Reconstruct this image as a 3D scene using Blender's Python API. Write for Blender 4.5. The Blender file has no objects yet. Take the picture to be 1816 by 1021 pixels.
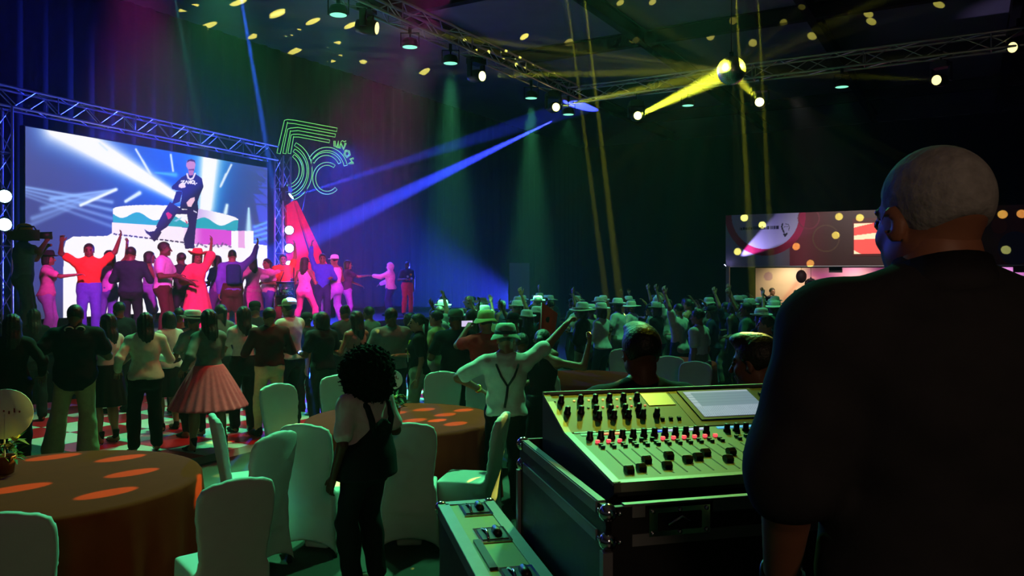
import bpy, bmesh, math, random
import numpy as np
from mathutils import Vector, Matrix
random.seed(7); rng = np.random.default_rng(7)
R = math.radians
SC = bpy.context.scene
COL = SC.collection
# ------------------------------------------------------------------ camera
FPX, CX, HY, CAMZ = 1400.0, 908.0, 485.0, 2.1     # focal length in pixels of the 1816x1021 frame, horizon row
cam = bpy.data.cameras.new('camera'); cam.sensor_width = 36.0
cam.lens = FPX / 1816 * 36; cam.shift_y = -25.5 / 1816; cam.clip_end = 200
camo = bpy.data.objects.new('camera', cam); COL.objects.link(camo)
camo.location = (0, 0, CAMZ); camo.rotation_euler = (R(90), 0, 0)
SC.camera = camo
# ------------------------------------------------------------------ colour management, sampling detail
SC.view_settings.view_transform = 'Standard'; SC.view_settings.look = 'None'
SC.view_settings.gamma = 1.0; SC.view_settings.use_curve_mapping = False
SC.view_settings.exposure = 0.0
cy = SC.cycles
cy.use_denoising = True
cy.max_bounces = 2; cy.diffuse_bounces = 1; cy.glossy_bounces = 1; cy.transmission_bounces = 2
cy.volume_bounces = 0; cy.transparent_max_bounces = 4
cy.caustics_reflective = False; cy.caustics_refractive = False
cy.sample_clamp_indirect = 4.0
cy.use_adaptive_sampling = True; cy.adaptive_threshold = .04; cy.adaptive_min_samples = 16
cy.volume_step_rate = 4.0
# ------------------------------------------------------------------ world: a dark hall
w = bpy.data.worlds.new('world'); SC.world = w; w.use_nodes = True
w.node_tree.nodes['Background'].inputs[0].default_value = (0.5, 0.55, 0.7, 1)
w.node_tree.nodes['Background'].inputs[1].default_value = 0.015

# hall axes on the floor: A runs along the stage (away to the right), B runs along the far wall (right, towards us)
A = Vector((0.5017, 0.865, 0)); B = Vector((0.865, -0.5017, 0)); Z = Vector((0, 0, 1))
def at(px, py, d): return Vector(((px - CX) / FPX * d, d, CAMZ + (HY - py) / FPX * d))
def gp(px, d, z=0.0): return Vector(((px - CX) / FPX * d, d, z))
def onplane(px, py, p0, dr):
    """point of the vertical plane through p0 along dr that is seen at the photo pixel"""
    u = (px - CX) / FPX; n = Vector((dr.y, -dr.x, 0))
    d = (p0.x * n.x + p0.y * n.y) / (u * n.x + n.y)
    return at(px, py, d)
# ------------------------------------------------------------------ lights
def spot(loc, tgt, color, power, size, blend=0.3, rad=0.05, name='spot_light'):
    l = bpy.data.lights.new(name, 'SPOT'); l.color = color; l.energy = power
    l.spot_size = R(size); l.spot_blend = blend; l.shadow_soft_size = rad
    o = bpy.data.objects.new(name, l); COL.objects.link(o); o.location = loc
    o.rotation_euler = (Vector(tgt) - Vector(loc)).to_track_quat('-Z', 'Y').to_euler()
    return o
def point(loc, color, power, rad=0.1, name='point_light'):
    l = bpy.data.lights.new(name, 'POINT'); l.color = color; l.energy = power; l.shadow_soft_size = rad
    o = bpy.data.objects.new(name, l); COL.objects.link(o); o.location = loc
    return o
GREEN = (0.13, 1.0, 0.36); YEL = (0.85, 0.92, 0.04); MAG = (1.0, 0.06, 0.62); BLU = (0.03, 0.05, 1.0)
TC = Vector((1.47, 18.0, 6.18))                  # corner of the lighting truss
BALL = at(1297, 125, 11.0)                       # mirror ball
# stage washes, from lamps over our heads
spot((-3.4, 7.2, 5.5), (-6.8, 14.8, 1.9), MAG, 5600, 28, .8, .15, 'stage_wash_light')
spot((-0.6, 8.6, 5.7), (-4.8, 19.5, 2.3), MAG, 13000, 25, .8, .15, 'stage_wash_light')
spot((-9.6, 18.5, 5.5), (-6.0, 14.0, 1.2), BLU, 1300, 75, .8, .15, 'stage_back_light')
spot((-5.4, 24.5, 6.0), (-3.4, 20.0, 1.2), BLU, 5500, 90, .8, .15, 'stage_back_light')
spot((1.2, 31.0, 0.7), (-6.2, 21.5, 3.0), BLU, 85000, 32, .9, .1, 'stage_back_light')
# green washes on the near truss, above the frame
for (x, y, z, tx, ty, p, sz) in ((-2.4, 10.6, 6.7, -1.7, 5.8, 2700, 62), (1.6, 10.2, 6.6, .4, 5.2, 1500, 60), (-4.5, 12.5, 7.0, -4.2, 9.4, 1900, 60), (3.6, 13.5, 7.8, 2.0, 13.0, 1200, 66)):
    spot((x, y, z), (tx, ty, 0), GREEN, p, sz, .8, .2, 'wash_light_lamp')
# red wash over the dance floor
spot((-1.2, 10.8, 6.3), (-4.4, 10.4, 0), (1., .10, .08), 420, 62, .8, .2, 'wash_light_lamp')
# white fill spot added to brighten the booth fascia
spot((5.4, 15.2, 5.6), (9.5, 22.3, 2.9), (1., .85, .8), 900, 30, .8, .1, 'fascia_fill_light')
# one yellow head on the near truss that catches the mixing desk
spot((1.6, 7.2, 6.4), (.42, 2.6, 1.45), YEL, 430, 17, .7, .1, 'moving_head_beam')
# weak warm fill added behind the mixing position, no real lamp there
point((0.9, -2.6, 3.3), (1.0, 0.66, 0.44), 66, .4, 'warm_fill_light')
# narrow beams that stand in the haze, from heads above the frame
def beam(px0, py0, d0, px1, py1, d1, color, power, size):
    spot(at(px0, py0, d0), at(px1, py1, d1), color, power, size, .25, .02, 'beam_light')
BEAMS = True
if BEAMS:
    beam(408, -120, 12.2, 548, 705, 10.2, (0.03, 0.12, 1.0), 2000000, 1.1)
    beam(300, -60, 17.0, 372, 330, 17.0, (0.05, .5, .42), 60000, 3.0)
    beam(1303, -45, 15, 1330, 420, 14.5, YEL, 600000, 1.5)
    beam(1342, -45, 15, 1366, 420, 14.5, YEL, 420000, 1.3)
    beam(1000, -45, 15, 1062, 430, 15.0, YEL, 600000, 1.2)
    beam(1032, -45, 15, 1098, 520, 15.0, YEL, 600000, 1.5)
    beam(985, 212, 22, 572, 412, 20, BLU, 2000000, 4.4)
    beam(508, 352, 19.3, 760, 272, 24, BLU, 600000, 3.0)
    spot((7.5, 7.5, 6.6), BALL, YEL, 150000, 1.6, .25, .04, 'moving_head_beam')
    spot((-2.5, 7.0, 6.6), BALL, YEL, 150000, 1.6, .25, .04, 'moving_head_beam')
# ------------------------------------------------------------------ materials (all procedural)
_M = {}
def lin(c): return tuple(((x / 255) / 12.92 if x / 255 <= .04045 else ((x / 255 + .055) / 1.055) ** 2.4) for x in c)
def mat(name, col, rough=.6, metal=0., emit=None, es=0., noise=.0, nscale=30., bump=0., spec=.5, sheen=0.):
    if name in _M: return _M[name]
    m = bpy.data.materials.new(name); m.use_nodes = True; nt = m.node_tree; b = nt.nodes['Principled BSDF']
    b.inputs['Base Color'].default_value = (*col, 1); b.inputs['Roughness'].default_value = rough
    b.inputs['Metallic'].default_value = metal; b.inputs['Specular IOR Level'].default_value = spec
    if sheen: b.inputs['Sheen Weight'].default_value = sheen
    if emit: b.inputs['Emission Color'].default_value = (*emit, 1); b.inputs['Emission Strength'].default_value = es
    if noise or bump:
        tc = nt.nodes.new('ShaderNodeTexCoord'); n = nt.nodes.new('ShaderNodeTexNoise')
        n.inputs['Scale'].default_value = nscale; n.inputs['Detail'].default_value = 3
        nt.links.new(tc.outputs['Object'], n.inputs['Vector'])
        if noise:
            r = nt.nodes.new('ShaderNodeMapRange'); r.inputs[3].default_value = 1 - noise; r.inputs[4].default_value = 1 + noise
            mx = nt.nodes.new('ShaderNodeMix'); mx.data_type = 'RGBA'; mx.blend_type = 'MULTIPLY'; mx.inputs[0].default_value = 1
            mx.inputs[6].default_value = (*col, 1)
            nt.links.new(n.outputs['Fac'], r.inputs[0]); nt.links.new(r.outputs[0], mx.inputs[7]); nt.links.new(mx.outputs[2], b.inputs['Base Color'])
        if bump:
            bp = nt.nodes.new('ShaderNodeBump'); bp.inputs['Strength'].default_value = bump; bp.inputs['Distance'].default_value = .01
            nt.links.new(n.outputs['Fac'], bp.inputs['Height']); nt.links.new(bp.outputs[0], b.inputs['Normal'])
    if emit: m.cycles.emission_sampling = 'NONE'
    _M[name] = m; return m
def cloth(col):
    k = 'cloth_%d_%d_%d' % col
    return mat(k, lin(col), .85, noise=.18, nscale=25, bump=.15, spec=.2)
def skin(i):
    c = [(150, 100, 75), (120, 78, 56), (88, 56, 40), (178, 126, 98), (58, 38, 30)][i]
    return mat('skin_%d' % i, lin(c), .5, noise=.1, nscale=40, spec=.4)
def glow(name, col, s): return mat(name, (0.02, 0.02, 0.02), .5, emit=col, es=s)
def vcmat(name, emit=0., rough=.55):
    if name in _M: return _M[name]
    m = bpy.data.materials.new(name); m.use_nodes = True; nt = m.node_tree; b = nt.nodes['Principled BSDF']
    a = nt.nodes.new('ShaderNodeAttribute'); a.attribute_name = 'print'
    b.inputs['Roughness'].default_value = rough
    if emit:
        m.cycles.emission_sampling = 'NONE'; b.inputs['Base Color'].default_value = (0.01, 0.01, 0.012, 1)
        nt.links.new(a.outputs['Color'], b.inputs['Emission Color']); b.inputs['Emission Strength'].default_value = emit
    else: nt.links.new(a.outputs['Color'], b.inputs['Base Color'])
    _M[name] = m; return m
BLACK = mat('black_paint', (.012, .012, .013), .45, noise=.2)
DARKM = mat('dark_metal', (.03, .03, .033), .4, .6)
ALU = mat('aluminium', (.62, .63, .66), .32, 1.0, noise=.1, nscale=12)
CHROME = mat('chrome', (.8, .8, .82), .12, 1.0)
HAIRD = mat('dark_hair', (.012, .009, .008), .5, noise=.4, nscale=60, bump=.6)
AFRO = mat('afro_hair', (.010, .008, .007), .95, noise=.5, nscale=90, bump=.4, spec=.05)
HAIRG = mat('grey_hair', (.30, .29, .28), .75, noise=.45, nscale=45, bump=.5)
EYE = mat('eye_dark', (.02, .015, .012), .2)
LIP = mat('lips', lin((125, 62, 58)), .45)
# ------------------------------------------------------------------ mesh helpers
class MB:
    def __init__(s): s.v = []; s.f = []; s.sm = []
    def quads(s, V, F, smooth=False):
        o = len(s.v); s.v += [tuple(p) for p in V]; s.f += [tuple(i + o for i in f) for f in F]; s.sm += [smooth] * len(F); return s
    def hexa(s, p):
        return s.quads(p, [(0, 3, 2, 1), (4, 5, 6, 7), (0, 1, 5, 4), (1, 2, 6, 5), (2, 3, 7, 6), (3, 0, 4, 7)])
    def box(s, c, d, M=None):
        x, y, z = d[0] / 2, d[1] / 2, d[2] / 2; c = Vector(c)
        P = [Vector(q) for q in ((-x, -y, -z), (x, -y, -z), (x, y, -z), (-x, y, -z), (-x, -y, z), (x, -y, z), (x, y, z), (-x, y, z))]
        if M is not None: P = [M @ q for q in P]
        return s.hexa([c + q for q in P])
    def tube(s, pts, r, n=8, cap=True, closed=False):
        pts = [Vector(p) for p in pts]; m = len(pts); rr = r if isinstance(r, (list, tuple)) else [r] * m
        V = []; prev = None
        for i, p in enumerate(pts):
            if closed: t = pts[(i + 1) % m] - pts[i - 1]
            else: t = pts[min(i + 1, m - 1)] - pts[max(i - 1, 0)]
            t = t.normalized() if t.length > 1e-9 else Vector((0, 0, 1))
            if prev is None: u = t.orthogonal().normalized()
            else:
                u = prev - t * prev.dot(t); u = u.normalized() if u.length > 1e-6 else t.orthogonal().normalized()
            prev = u; v = t.cross(u)
            for k in range(n):
                a = 2 * math.pi * k / n; V.append(p + (u * math.cos(a) + v * math.sin(a)) * rr[i])
        F = []
        for i in range(m if closed else m - 1):
            j = (i + 1) % m
            for k in range(n): F.append((i * n + k, i * n + (k + 1) % n, j * n + (k + 1) % n, j * n + k))
        if cap and not closed: F.append(tuple(range(n - 1, -1, -1))); F.append(tuple((m - 1) * n + k for k in range(n)))
        return s.quads(V, F, True)
    def lathe(s, prof, c=(0, 0, 0), n=24, M=None, sx=1., sy=1., fold=0., nf=12):
        V = []; c = Vector(c)
        for i, (r, z) in enumerate(prof):
            for k in range(n):
                a = 2 * math.pi * k / n; q = 1 + fold * math.sin(a * nf) * i / max(1, len(prof) - 1)
                p = Vector((r * q * math.cos(a) * sx, r * q * math.sin(a) * sy, z)); V.append(c + (M @ p if M is not None else p))
        F = [(i * n + k, i * n + (k + 1) % n, (i + 1) * n + (k + 1) % n, (i + 1) * n + k) for i in range(len(prof) - 1) for k in range(n)]
        F.append(tuple(range(n - 1, -1, -1))); F.append(tuple((len(prof) - 1) * n + k for k in range(n)))
        return s.quads(V, F, True)
    def prism(s, pts, ext):
        e = Vector(ext); n = len(pts); P = [Vector(p) for p in pts]
        F = [tuple(range(n)), tuple(range(2 * n - 1, n - 1, -1))] + [(i, i + n, (i + 1) % n + n, (i + 1) % n) for i in range(n)]
        return s.quads(P + [p + e for p in P], F)
    def mesh(s, name):
        me = bpy.data.meshes.new(name); me.from_pydata(s.v, [], s.f); me.polygons.foreach_set('use_smooth', s.sm)
        bm = bmesh.new(); bm.from_mesh(me); bmesh.ops.recalc_face_normals(bm, faces=bm.faces); bm.to_mesh(me); bm.free()
        me.update(); return me
    def build(s, name, m, parent=None, **k): return obj(name, s.mesh(name), m, parent, **k)
def obj(name, me, m, parent=None, loc=None, rot=None, label=None, mw=None):
    o = bpy.data.objects.new(name, me); COL.objects.link(o)
    if m is not None:
        ms = m if isinstance(m, (list, tuple)) else [m]
        while len(me.materials) < len(ms): me.materials.append(None)
        for i, x in enumerate(ms):
            if me.materials[i] is None and me.users == 1: me.materials[i] = x
            if me.materials[i] != x: o.material_slots[i].link = 'OBJECT'; o.material_slots[i].material = x
    if parent is not None: o.parent = parent
    if loc is not None: o.location = loc
    if rot is not None: o.rotation_euler = rot
    if mw is not None: o.matrix_basis = mw
    if label: o['label'] = label
    return o
def tag(o, label=None, cat=None, group=None, kind=None):
    if label: o['label'] = label
    if cat: o['category'] = cat
    if group: o['group'] = group
    if kind: o['kind'] = kind
    return o
def thing(name, label, cat, loc=(0, 0, 0), rz=0., group=None):
    o = bpy.data.objects.new(name, None); COL.objects.link(o); o.empty_display_size = .1
    o.location = loc; o.rotation_euler = (0, 0, rz); return tag(o, label, cat, group)
def copy_tree(o, parent=None):
    c = o.copy(); COL.objects.link(c)
    if parent is not None: c.parent = parent
    for ch in list(o.children): copy_tree(ch, c)
    return c
def struct(o): o['kind'] = 'structure'; return o
# unit cylinder along z shared by struts
_mb = MB(); _mb.tube([(0, 0, 0), (0, 0, 1)], 1.0, 6); UCYL = _mb.mesh('strut')
_mb = MB(); _mb.tube([(0, 0, 0), (0, 0, 1)], 1.0, 12); UCYL12 = _mb.mesh('rod')
def strut(name, p, q, r, m, parent, me=None):
    p = Vector(p); q = Vector(q); d = q - p
    M = Matrix.Translation(p) @ d.to_track_quat('Z', 'Y').to_matrix().to_4x4() @ Matrix.Diagonal((r, r, d.length, 1))
    return obj(name, me or UCYL, m, parent, mw=M)
# printed panel: grid of vertices that carries a flat print in a colour attribute
def raster(name, o, ex, ey, nu, nv, fn, m, parent=None, thick=None):
    """o = lower-left corner, ex / ey edge vectors; fn(U, V, points) -> rgb (sRGB 0-255)"""
    U, V = np.meshgrid(np.linspace(0, 1, nu), np.linspace(0, 1, nv), indexing='ij')
    o_, x_, y_ = np.array(o), np.array(ex), np.array(ey)
    P = o_ + U[..., None] * x_ + V[..., None] * y_
    rgb = np.clip(fn(U, V, P), 0, 255) / 255.
    rgb = np.where(rgb <= .04045, rgb / 12.92, ((rgb + .055) / 1.055) ** 2.4)
    me = bpy.data.meshes.new(name); n = nu * nv
    I = np.arange(n).reshape(nu, nv)
    F = np.stack([I[:-1, :-1], I[1:, :-1], I[1:, 1:], I[:-1, 1:]], -1).reshape(-1, 4)
    setmesh(me, P.reshape(-1, 3), F)
    at_ = me.color_attributes.new('print', 'FLOAT_COLOR', 'POINT')
    at_.data.foreach_set('color', np.concatenate([rgb.reshape(-1, 3), np.ones((n, 1))], 1).astype(np.float32).ravel())
    return obj(name, me, m, parent)
def setmesh(me, V, F, smooth=False):
    V = np.asarray(V, np.float32); F = np.asarray(F, np.int32)
    me.vertices.add(len(V)); me.vertices.foreach_set('co', V.ravel())
    me.loops.add(F.size); me.loops.foreach_set('vertex_index', F.ravel())
    me.polygons.add(len(F)); me.polygons.foreach_set('loop_start', np.arange(0, F.size, 4, dtype=np.int32))
    try: me.polygons.foreach_set('loop_total', np.full(len(F), 4, np.int32))
    except Exception: pass
    me.polygons.foreach_set('use_smooth', np.full(len(F), smooth)); me.update(calc_edges=True); me.validate()
def inpoly(X, Y, poly):
    c = np.zeros(X.shape, bool); n = len(poly)
    for i in range(n):
        x1, y1 = poly[i]; x2, y2 = poly[(i + 1) % n]
        if y1 == y2: continue
        c ^= ((y1 > Y) != (y2 > Y)) & (X < (x2 - x1) * (Y - y1) / (y2 - y1) + x1)
    return c
def segd(X, Y, a, b):
    ax, ay = a; dx, dy = b[0] - ax, b[1] - ay; L = dx * dx + dy * dy + 1e-9
    t = np.clip(((X - ax) * dx + (Y - ay) * dy) / L, 0, 1)
    return np.hypot(X - ax - t * dx, Y - ay - t * dy), t
def paint(C, mask, col, a=1.0):
    m = (np.asarray(mask, float) * a)[..., None]; C[:] = C * (1 - m) + np.array(col, float) * m
# ------------------------------------------------------------------ implicit surfaces, meshed by surface nets
class Field:
    def __init__(s, lo, hi, h):
        s.lo = np.array(lo, float); s.h = h; s.n = np.ceil((np.array(hi, float) - s.lo) / h).astype(int) + 1
        s.ax = [s.lo[i] + np.arange(s.n[i]) * h for i in range(3)]; s.F = np.full(tuple(s.n), .15, np.float32)
    def put(s, fn, lo, hi, k=.02, op='add', pad=.06):
        a = np.clip(np.floor((np.array(lo) - pad - s.lo) / s.h).astype(int), 0, s.n); b = np.clip(np.ceil((np.array(hi) + pad - s.lo) / s.h).astype(int) + 1, 0, s.n)
        if np.any(b - a < 1): return s
        sl = tuple(slice(a[i], b[i]) for i in range(3))
        X = s.ax[0][sl[0]][:, None, None]; Y = s.ax[1][sl[1]][None, :, None]; Z_ = s.ax[2][sl[2]][None, None, :]
        d = fn(X, Y, Z_); f = s.F[sl]
        if op == 'sub': s.F[sl] = np.maximum(f, -d)
        elif op == 'and': s.F[sl] = np.maximum(f, d)
        else:
            g = np.clip(.5 + .5 * (f - d) / k, 0, 1); s.F[sl] = f * (1 - g) + d * g - k * g * (1 - g)
        return s
    def all(s, fn, op='and'): return s.put(fn, s.lo, s.lo + s.n * s.h, op=op, pad=0)
    def cone(s, p, q, r1, r2, k=.02, op='add'):
        p = np.array(p, float); q = np.array(q, float); d = q - p; L = float(d @ d) + 1e-9
        def fn(X, Y, Z_):
            t = np.clip(((X - p[0]) * d[0] + (Y - p[1]) * d[1] + (Z_ - p[2]) * d[2]) / L, 0, 1)
            return np.sqrt((X - p[0] - t * d[0]) ** 2 + (Y - p[1] - t * d[1]) ** 2 + (Z_ - p[2] - t * d[2]) ** 2) - (r1 + (r2 - r1) * t)
        m = max(r1, r2); return s.put(fn, np.minimum(p, q) - m, np.maximum(p, q) + m, k, op)
    def ell(s, c, r, M=None, k=.02, op='add'):
        c = np.array(c, float); r = np.array(r, float); M_ = np.eye(3) if M is None else np.array(M)
        def fn(X, Y, Z_):
            x, y, z = X - c[0], Y - c[1], Z_ - c[2]
            u = [(M_[0, i] * x + M_[1, i] * y + M_[2, i] * z) for i in range(3)]
            k0 = np.sqrt((u[0] / r[0]) ** 2 + (u[1] / r[1]) ** 2 + (u[2] / r[2]) ** 2)
            k1 = np.sqrt((u[0] / r[0] ** 2) ** 2 + (u[1] / r[1] ** 2) ** 2 + (u[2] / r[2] ** 2) ** 2)
            return k0 * (k0 - 1) / np.maximum(k1, 1e-5)
        m = r.max(); return s.put(fn, c - m, c + m, k, op)
    def rbox(s, c, hs, r, M=None, k=.02, op='add'):
        c = np.array(c, float); M_ = np.eye(3) if M is None else np.array(M); hs = np.array(hs, float)
        def fn(X, Y, Z_):
            x, y, z = X - c[0], Y - c[1], Z_ - c[2]
            q = [np.abs(M_[0, i] * x + M_[1, i] * y + M_[2, i] * z) - hs[i] + r for i in range(3)]
            return np.sqrt(sum(np.maximum(e, 0) ** 2 for e in q)) + np.minimum(np.maximum(np.maximum(q[0], q[1]), q[2]), 0) - r
        m = np.linalg.norm(hs); return s.put(fn, c - m, c + m, k, op)
    def nets(s, smooth=0):
        F = s.F; F[0] = F[-1] = .1; F[:, 0] = F[:, -1] = .1; F[:, :, 0] = F[:, :, -1] = .1
        N = F.shape; C = (N[0] - 1, N[1] - 1, N[2] - 1); size = C[0] * C[1] * C[2]
        cells = []; poss = []; E = []
        for ax in range(3):
            o1, o2 = [i for i in range(3) if i != ax]
            sa = [slice(None)] * 3; sb = [slice(None)] * 3; sa[ax] = slice(0, -1); sb[ax] = slice(1, None)
            a = F[tuple(sa)]; b = F[tuple(sb)]; m = (a < 0) != (b < 0); idx = np.argwhere(m)
            if len(idx) == 0: continue
            fa = a[m]; pos = idx.astype(float); pos[:, ax] += fa / (fa - b[m]); q = []
            for d1, d2 in ((0, 0), (1, 0), (1, 1), (0, 1)):
                c = idx.copy(); c[:, o1] -= d1; c[:, o2] -= d2
                q.append((c[:, 0] * C[1] + c[:, 1]) * C[2] + c[:, 2]); cells.append(q[-1]); poss.append(pos)
            q = np.stack(q, 1); flip = (fa < 0) ^ (ax == 1); q[flip] = q[flip][:, ::-1]; E.append(q)
        cells = np.concatenate(cells); poss = np.concatenate(poss); uq, inv = np.unique(cells, return_inverse=True)
        cnt = np.bincount(inv, minlength=len(uq)).astype(float)
        V = np.stack([np.bincount(inv, poss[:, i], len(uq)) / cnt for i in range(3)], 1) * s.h + s.lo
        Fq = np.searchsorted(uq, np.concatenate(E))[:, ::-1]
        if smooth:
            e = np.concatenate([Fq[:, [0, 1]], Fq[:, [1, 2]], Fq[:, [2, 3]], Fq[:, [3, 0]]]); n = len(V); k = np.bincount(e[:, 0], minlength=n) + 1e-9
            for _ in range(smooth): V = V * .45 + .55 * np.stack([np.bincount(e[:, 0], V[e[:, 1], i], n) / k for i in range(3)], 1)
        return V, Fq
    def mesh(s, name, smooth=1):
        V, F = s.nets(smooth); me = bpy.data.meshes.new(name); setmesh(me, V, F, True); return me
# ------------------------------------------------------------------ people
def rotM(yaw=0, pitch=0, roll=0):
    return Matrix.Rotation(yaw, 3, 'Z') @ Matrix.Rotation(pitch, 3, 'X') @ Matrix.Rotation(roll, 3, 'Y')
def make_head(h=.0085):
    f = Field((-.12, -.15, -.16), (.12, .16, .16), h)
    f.ell((0, -.014, .03), (.075, .096, .087)); f.ell((0, .026, -.042), (.056, .062, .074), k=.03)
    f.cone((0, -.02, -.05), (0, -.035, -.15), .054, .058, k=.03)
    f.ell((0, .068, -.097), (.024, .022, .019), k=.02); f.ell((0, .076, .018), (.05, .016, .012), k=.015)
    for s in (-1, 1):
        f.ell((s * .034, .062, -.03), (.02, .02, .02), k=.02); f.ell((s * .05, .0, -.065), (.012, .035, .02), k=.03)
        f.ell((s * .031, .1, -.002), (.015, .014, .010), op='sub')
        f.ell((s * .031, .083, -.003), (.0125, .0125, .0115), k=.004)
        M = rotM(-s * .45, -.2, 0)
        f.ell((s * .079, -.008, -.012), (.008, .019, .032), M, k=.008); f.ell((s * .086, -.001, -.01), (.008, .009, .016), M, op='sub')
    f.cone((0, .09, .004), (0, .112, -.034), .009, .014, k=.012)
    f.ell((0, .09, -.06), (.024, .010, .006), k=.005); f.ell((0, .089, -.071), (.02, .010, .006), k=.005)
    V, F = f.nets(); c = V[F].mean(1); mi = np.zeros(len(F), np.int32)
    mi[(np.abs(np.abs(c[:, 0]) - .031) < .012) & (c[:, 1] > .07) & (np.abs(c[:, 2] + .003) < .008)] = 1
    mi[(np.abs(np.abs(c[:, 0]) - .032) < .018) & (c[:, 1] > .07) & (np.abs(c[:, 2] - .022) < .005)] = 1
    mi[(np.abs(c[:, 0]) < .024) & (c[:, 1] > .075) & (np.abs(c[:, 2] + .0655) < .011)] = 2
    return V, F, mi
HEAD = make_head(); HEADF = make_head(.0055)
def make_hand(kind):
    f = Field((-.075, -.04, -.07), (.075, .21, .05), .0065)
    f.rbox((0, .045, 0), (.038, .05, .014), .013); f.cone((0, -.03, 0), (0, .01, 0), .026, .026, k=.02)
    for i, (x, L) in enumerate(((-.031, .062), (-.0105, .076), (.0105, .083), (.031, .074))):
        p = Vector((x, .088, 0)); b = {'open': .12, 'relax': .45, 'grip': 1.25}[kind]; sp = (-.12 + .08 * i) * (1 if kind == 'open' else .3)
        ang = 0
        for j, fr in enumerate((.45, .32, .23)):
            ang += b * (.7 if j == 0 else 1.0)
            q = p + Vector((math.sin(sp) * math.cos(ang), math.cos(sp) * math.cos(ang), -math.sin(ang))) * L * fr
            r0 = .0092 - .0008 * j; f.cone(p, q, r0, r0 - .0008, k=.003); p = q
    if kind == 'grip': th = [(.03, .02, -.004), (.05, .05, -.022), (.03, .085, -.045)]
    else: th = [(.03, .015, -.004), (.056, .05, -.012), (.066, .085, -.014)]
    f.cone(th[0], th[1], .014, .0115, k=.01); f.cone(th[1], th[2], .011, .009, k=.004)
    return f.nets()
HANDS = {k: make_hand(k) for k in ('open', 'relax', 'grip')}
def make_shoe():
    f = Field((-.08, -.12, -.02), (.08, .22, .14), .012)
    f.ell((0, .06, .035), (.046, .125, .04), k=.02); f.ell((0, -.04, .05), (.04, .055, .055), k=.03); f.cone((0, -.04, .05), (0, -.045, .1), .042, .042, k=.02)
    f.all(lambda X, Y, Z_: -Z_ + .0 * X * Y)
    return f.mesh('shoe')
def make_heel():
    f = Field((-.08, -.12, -.02), (.08, .22, .2), .010)
    f.cone((0, .1, .025), (0, -.03, .075), .032, .036, k=.02); f.ell((0, .12, .022), (.036, .07, .022), k=.02); f.cone((0, -.045, .08), (0, -.05, .17), .036, .045, k=.02); f.cone((0, -.055, .07), (0, -.062, .0), .018, .013, k=.01)
    f.all(lambda X, Y, Z_: -Z_ + .0 * X * Y)
    return f.mesh('shoe')
SHOE = make_shoe(); HEEL = make_heel()
# hair and hats, in the head's own coordinates (origin at mid head, +y is the face)
def hair_mesh(kind):
    h = .0105
    if kind == 'afro':
        f = Field((-.3, -.32, -.32), (.3, .24, .32), .0085)
        f.ell((0, -.04, .01), (.2, .185, .185), k=.02); f.ell((0, -.06, -.09), (.195, .165, .14), k=.04)
        X, Y, Z_ = f.ax[0][:, None, None], f.ax[1][None, :, None], f.ax[2][None, None, :]; rr = np.random.default_rng(4); n = 0
        for k in range(26):
            v = rr.normal(size=3); v *= rr.uniform(120, 260) / np.linalg.norm(v); n = n + np.sin(X * v[0] + Y * v[1] + Z_ * v[2] + rr.uniform(0, 6.28))
        f.F += (n * .0034).astype(np.float32)
        f.ell((0, .16, -.03), (.075, .11, .12), op='sub'); return f.mesh('hair')
    f = Field((-.15, -.2, -.62), (.15, .16, .16), h if kind != 'crop' else .007)
    t = .010 if kind != 'crop' else .0035
    f.ell((0, -.016, .03 + t * .3), (.075 + t, .096 + t, .087 + t))
    sl = .9 if kind != 'long' else .5
    f.all(lambda X, Y, Z_: (Y - .04) - (Z_ - .03) * sl + 0 * X); f.all(lambda X, Y, Z_: -(Z_ + .055) - Y * .5 + 0 * X)
    wob = lambda f: f.F.__iadd__((.004 * np.sin(f.ax[0] * 160)[:, None, None] + 0 * f.F).astype(np.float32))
    if kind == 'long':
        f.ell((0, -.075, -.1), (.092, .05, .2), k=.05); f.cone((0, -.085, -.16), (0, -.075, -.37), .07, .045, k=.06)
        for s in (-1, 1): f.cone((s * .07, -.02, .02), (s * .075, -.05, -.2), .026, .022, k=.03)
        wob(f)
    if kind == 'bob':
        f.ell((0, -.05, -.05), (.1, .07, .11), k=.04)
        for s in (-1, 1): f.cone((s * .075, 0, .02), (s * .078, .0, -.09), .024, .02, k=.03)
    if kind == 'tail':
        f.ell((0, -.12, .03), (.03, .03, .03), k=.02); f.cone((0, -.135, .02), (0, -.12, -.24), .032, .014, k=.03)
    if kind == 'bun': f.ell((0, -.09, .095), (.045, .045, .042), k=.02)
    if kind == 'quiff': f.ell((0, .05, .105), (.06, .055, .03), k=.03)
    return f.mesh('hair')
_HAIR = {}
def hair(kind):
    if kind not in _HAIR: _HAIR[kind] = hair_mesh(kind)
    return _HAIR[kind]
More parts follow.
